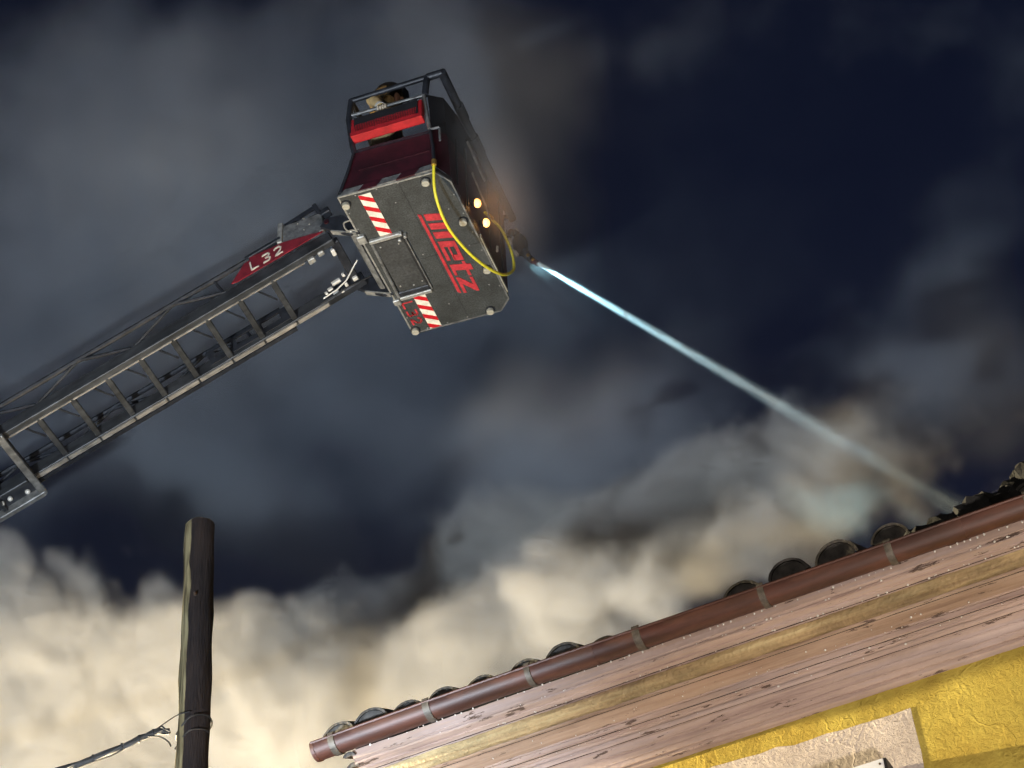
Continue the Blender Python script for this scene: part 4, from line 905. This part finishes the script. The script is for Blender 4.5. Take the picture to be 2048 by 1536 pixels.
#END_BLOBS
def smoke_volume(label, lo, hi, vox, layer, density, colour):
    ng = bpy.data.node_groups.new('smoke cloud', 'GeometryNodeTree')
    ng.interface.new_socket('Geometry', in_out='INPUT', socket_type='NodeSocketGeometry')
    ng.interface.new_socket('Geometry', in_out='OUTPUT', socket_type='NodeSocketGeometry')
    N = ng.nodes; L = ng.links
    def mth(op, *a, clamp=False):
        n = N.new('ShaderNodeMath'); n.operation = op; n.use_clamp = clamp
        for i, q in enumerate(a):
            if isinstance(q, (int, float)): n.inputs[i].default_value = q
            else: L.new(q, n.inputs[i])
        return n.outputs[0]
    def vm(op, a, b):
        n = N.new('ShaderNodeVectorMath'); n.operation = op
        for i, q in enumerate((a, b)):
            if isinstance(q, (tuple, list)): n.inputs[i].default_value = q
            elif isinstance(q, (int, float)): n.inputs[3].default_value = q
            else: L.new(q, n.inputs[i])
        return n.outputs[1] if op in ('LENGTH', 'DOT_PRODUCT') else n.outputs[0]
    def noise(vec, scale, detail, rough=0.55, colr=False):
        n = N.new('ShaderNodeTexNoise'); n.inputs['Scale'].default_value = scale; n.inputs['Detail'].default_value = detail; n.inputs['Roughness'].default_value = rough
        L.new(vec, n.inputs['Vector']); return n.outputs['Color'] if colr else n.outputs[0]
    pos = N.new('GeometryNodeInputPosition').outputs[0]
    # two scales of curling displacement
    w1 = vm('SUBTRACT', noise(pos, 0.42, 2, 0.5, True), (0.5, 0.5, 0.5))
    w2 = vm('SUBTRACT', noise(pos, 1.5, 3, 0.55, True), (0.5, 0.5, 0.5))
    p2 = vm('ADD', vm('ADD', pos, vm('SCALE', w1, 2.2)), vm('SCALE', w2, 0.42))
    def gauss(c, r, k):
        d = vm('LENGTH', vm('MULTIPLY', vm('SUBTRACT', p2, c), tuple(1/q for q in r)), (0, 0, 0))
        return mth('POWER', 2.718, mth('MULTIPLY', mth('MULTIPLY', d, d), -k))
    def blobsum(lst):
        tot = None
        for (x, y, z, rx, ry, rz, wt) in lst:
            g = mth('MULTIPLY', gauss((x, y, z), (rx*1.25, ry*1.25, rz*1.25), 2.0), wt)
            tot = g if tot is None else mth('ADD', tot, g)
        return tot
    f1 = noise(p2, 0.85, 3, 0.55)
    def core(tot, e, thr, a, b): return mth('MAXIMUM', mth('ADD', mth('SUBTRACT', tot, thr), mth('MULTIPLY', e, mth('ADD', mth('MULTIPLY', tot, a), b))), 0.0)
    if layer == 'low':
        # streaks run along the drift, up and to the side
        cs = N.new('ShaderNodeCombineXYZ')
        L.new(vm('DOT_PRODUCT', p2, (-0.25, 0.0, 0.28)), cs.inputs[0]); L.new(vm('DOT_PRODUCT', p2, (0.75, 0.0, 0.66)), cs.inputs[2]); L.new(vm('DOT_PRODUCT', p2, (0, 1, 0)), cs.inputs[1])
        f2 = noise(p2, 2.6, 3, 0.6); f3 = noise(cs.outputs[0], 4.4, 2, 0.55)
        e = mth('ADD', mth('ADD', mth('MULTIPLY', mth('SUBTRACT', f1, 0.5), 1.7), mth('MULTIPLY', mth('SUBTRACT', f2, 0.5), 1.9)), mth('MULTIPLY', mth('SUBTRACT', f3, 0.5), 1.9))
        ca = core(blobsum(BLOBS[:NLOW]), e, 0.34, 0.50, 0.22)
        sz = N.new('ShaderNodeSeparateXYZ'); L.new(pos, sz.inputs[0])
        fade = mth('DIVIDE', mth('SUBTRACT', 16.6, sz.outputs[2]), 1.8, clamp=True)
        lift = mth('MULTIPLY', mth('MAXIMUM', mth('SUBTRACT', sz.outputs[2], 13.6), 0.0), mth('MULTIPLY', mth('SUBTRACT', -0.6, sz.outputs[0]), 0.8, clamp=True))
        ca = mth('MAXIMUM', mth('SUBTRACT', ca, mth('MULTIPLY', lift, 0.45)), 0.0)
        dens = mth('MULTIPLY', mth('MULTIPLY', mth('MINIMUM', mth('MULTIPLY', ca, 2.2), 1.0), fade), mth('ADD', mth('MULTIPLY', mth('MULTIPLY', f3, f2), 3.4), 0.10))
    else:
        f2 = noise(p2, 2.0, 3, 0.6)
        e = mth('ADD', mth('MULTIPLY', mth('SUBTRACT', f1, 0.5), 1.8), mth('MULTIPLY', mth('SUBTRACT', f2, 0.5), 1.5))
        tb = blobsum(BLOBS[NLOW:])
        cb = core(tb, e, 0.16, 0.6, 0.12)
        # wide veil of drifting haze over the street side
        veil = mth('MULTIPLY', gauss((-2.0, 18.7, 17.6), (4.3, 1.35, 5.2), 1.3), mth('MULTIPLY', mth('MAXIMUM', mth('SUBTRACT', f1, 0.28), 0.0), 0.32))
        dens = mth('ADD', mth('ADD', mth('MULTIPLY', cb, 0.55), veil), mth('MULTIPLY', mth('MULTIPLY', tb, f1), 0.05))
    vc = N.new('GeometryNodeVolumeCube')
    L.new(dens, vc.inputs['Density'])
    vc.inputs['Min'].default_value = lo; vc.inputs['Max'].default_value = hi
    for ax, nm in enumerate(('Resolution X', 'Resolution Y', 'Resolution Z')):
        vc.inputs[nm].default_value = int((hi[ax]-lo[ax])/vox)
    m = bpy.data.materials.new('smoke'); m.use_nodes = True; nt = m.node_tree; nt.nodes.clear()
    out = nt.nodes.new('ShaderNodeOutputMaterial'); pv = nt.nodes.new('ShaderNodeVolumePrincipled')
    pv.inputs['Color'].default_value = (*colour, 1); pv.inputs['Density'].default_value = density; pv.inputs['Anisotropy'].default_value = 0.1
    nt.links.new(pv.outputs[0], out.inputs['Volume'])
    sm = N.new('GeometryNodeSetMaterial'); sm.inputs['Material'].default_value = m
    L.new(vc.outputs[0], sm.inputs[0])
    go = N.new('NodeGroupOutput'); N.new('NodeGroupInput'); L.new(sm.outputs[0], go.inputs[0])
    me = bpy.data.meshes.new('smoke'); me.from_pydata([lo, hi], [], []); o = bpy.data.objects.new('smoke', me); col.objects.link(o)
    me.materials.append(m)
    md = o.modifiers.new('smoke', 'NODES'); md.node_group = ng
    tag(o, label, kind='stuff')
    return o
smoke_volume('dense cream billows of smoke low behind the roof', (-6.6, 11.6, 8.4), (6.6, 19.6, 16.6), 0.065, 'low', 3.4, (0.88, 0.87, 0.85))
smoke_volume('thin grey smoke drifting high across the night sky', (-6.8, 12.6, 9.0), (6.8, 21.5, 24.5), 0.15, 'high', 2.6, (0.72, 0.77, 0.85))
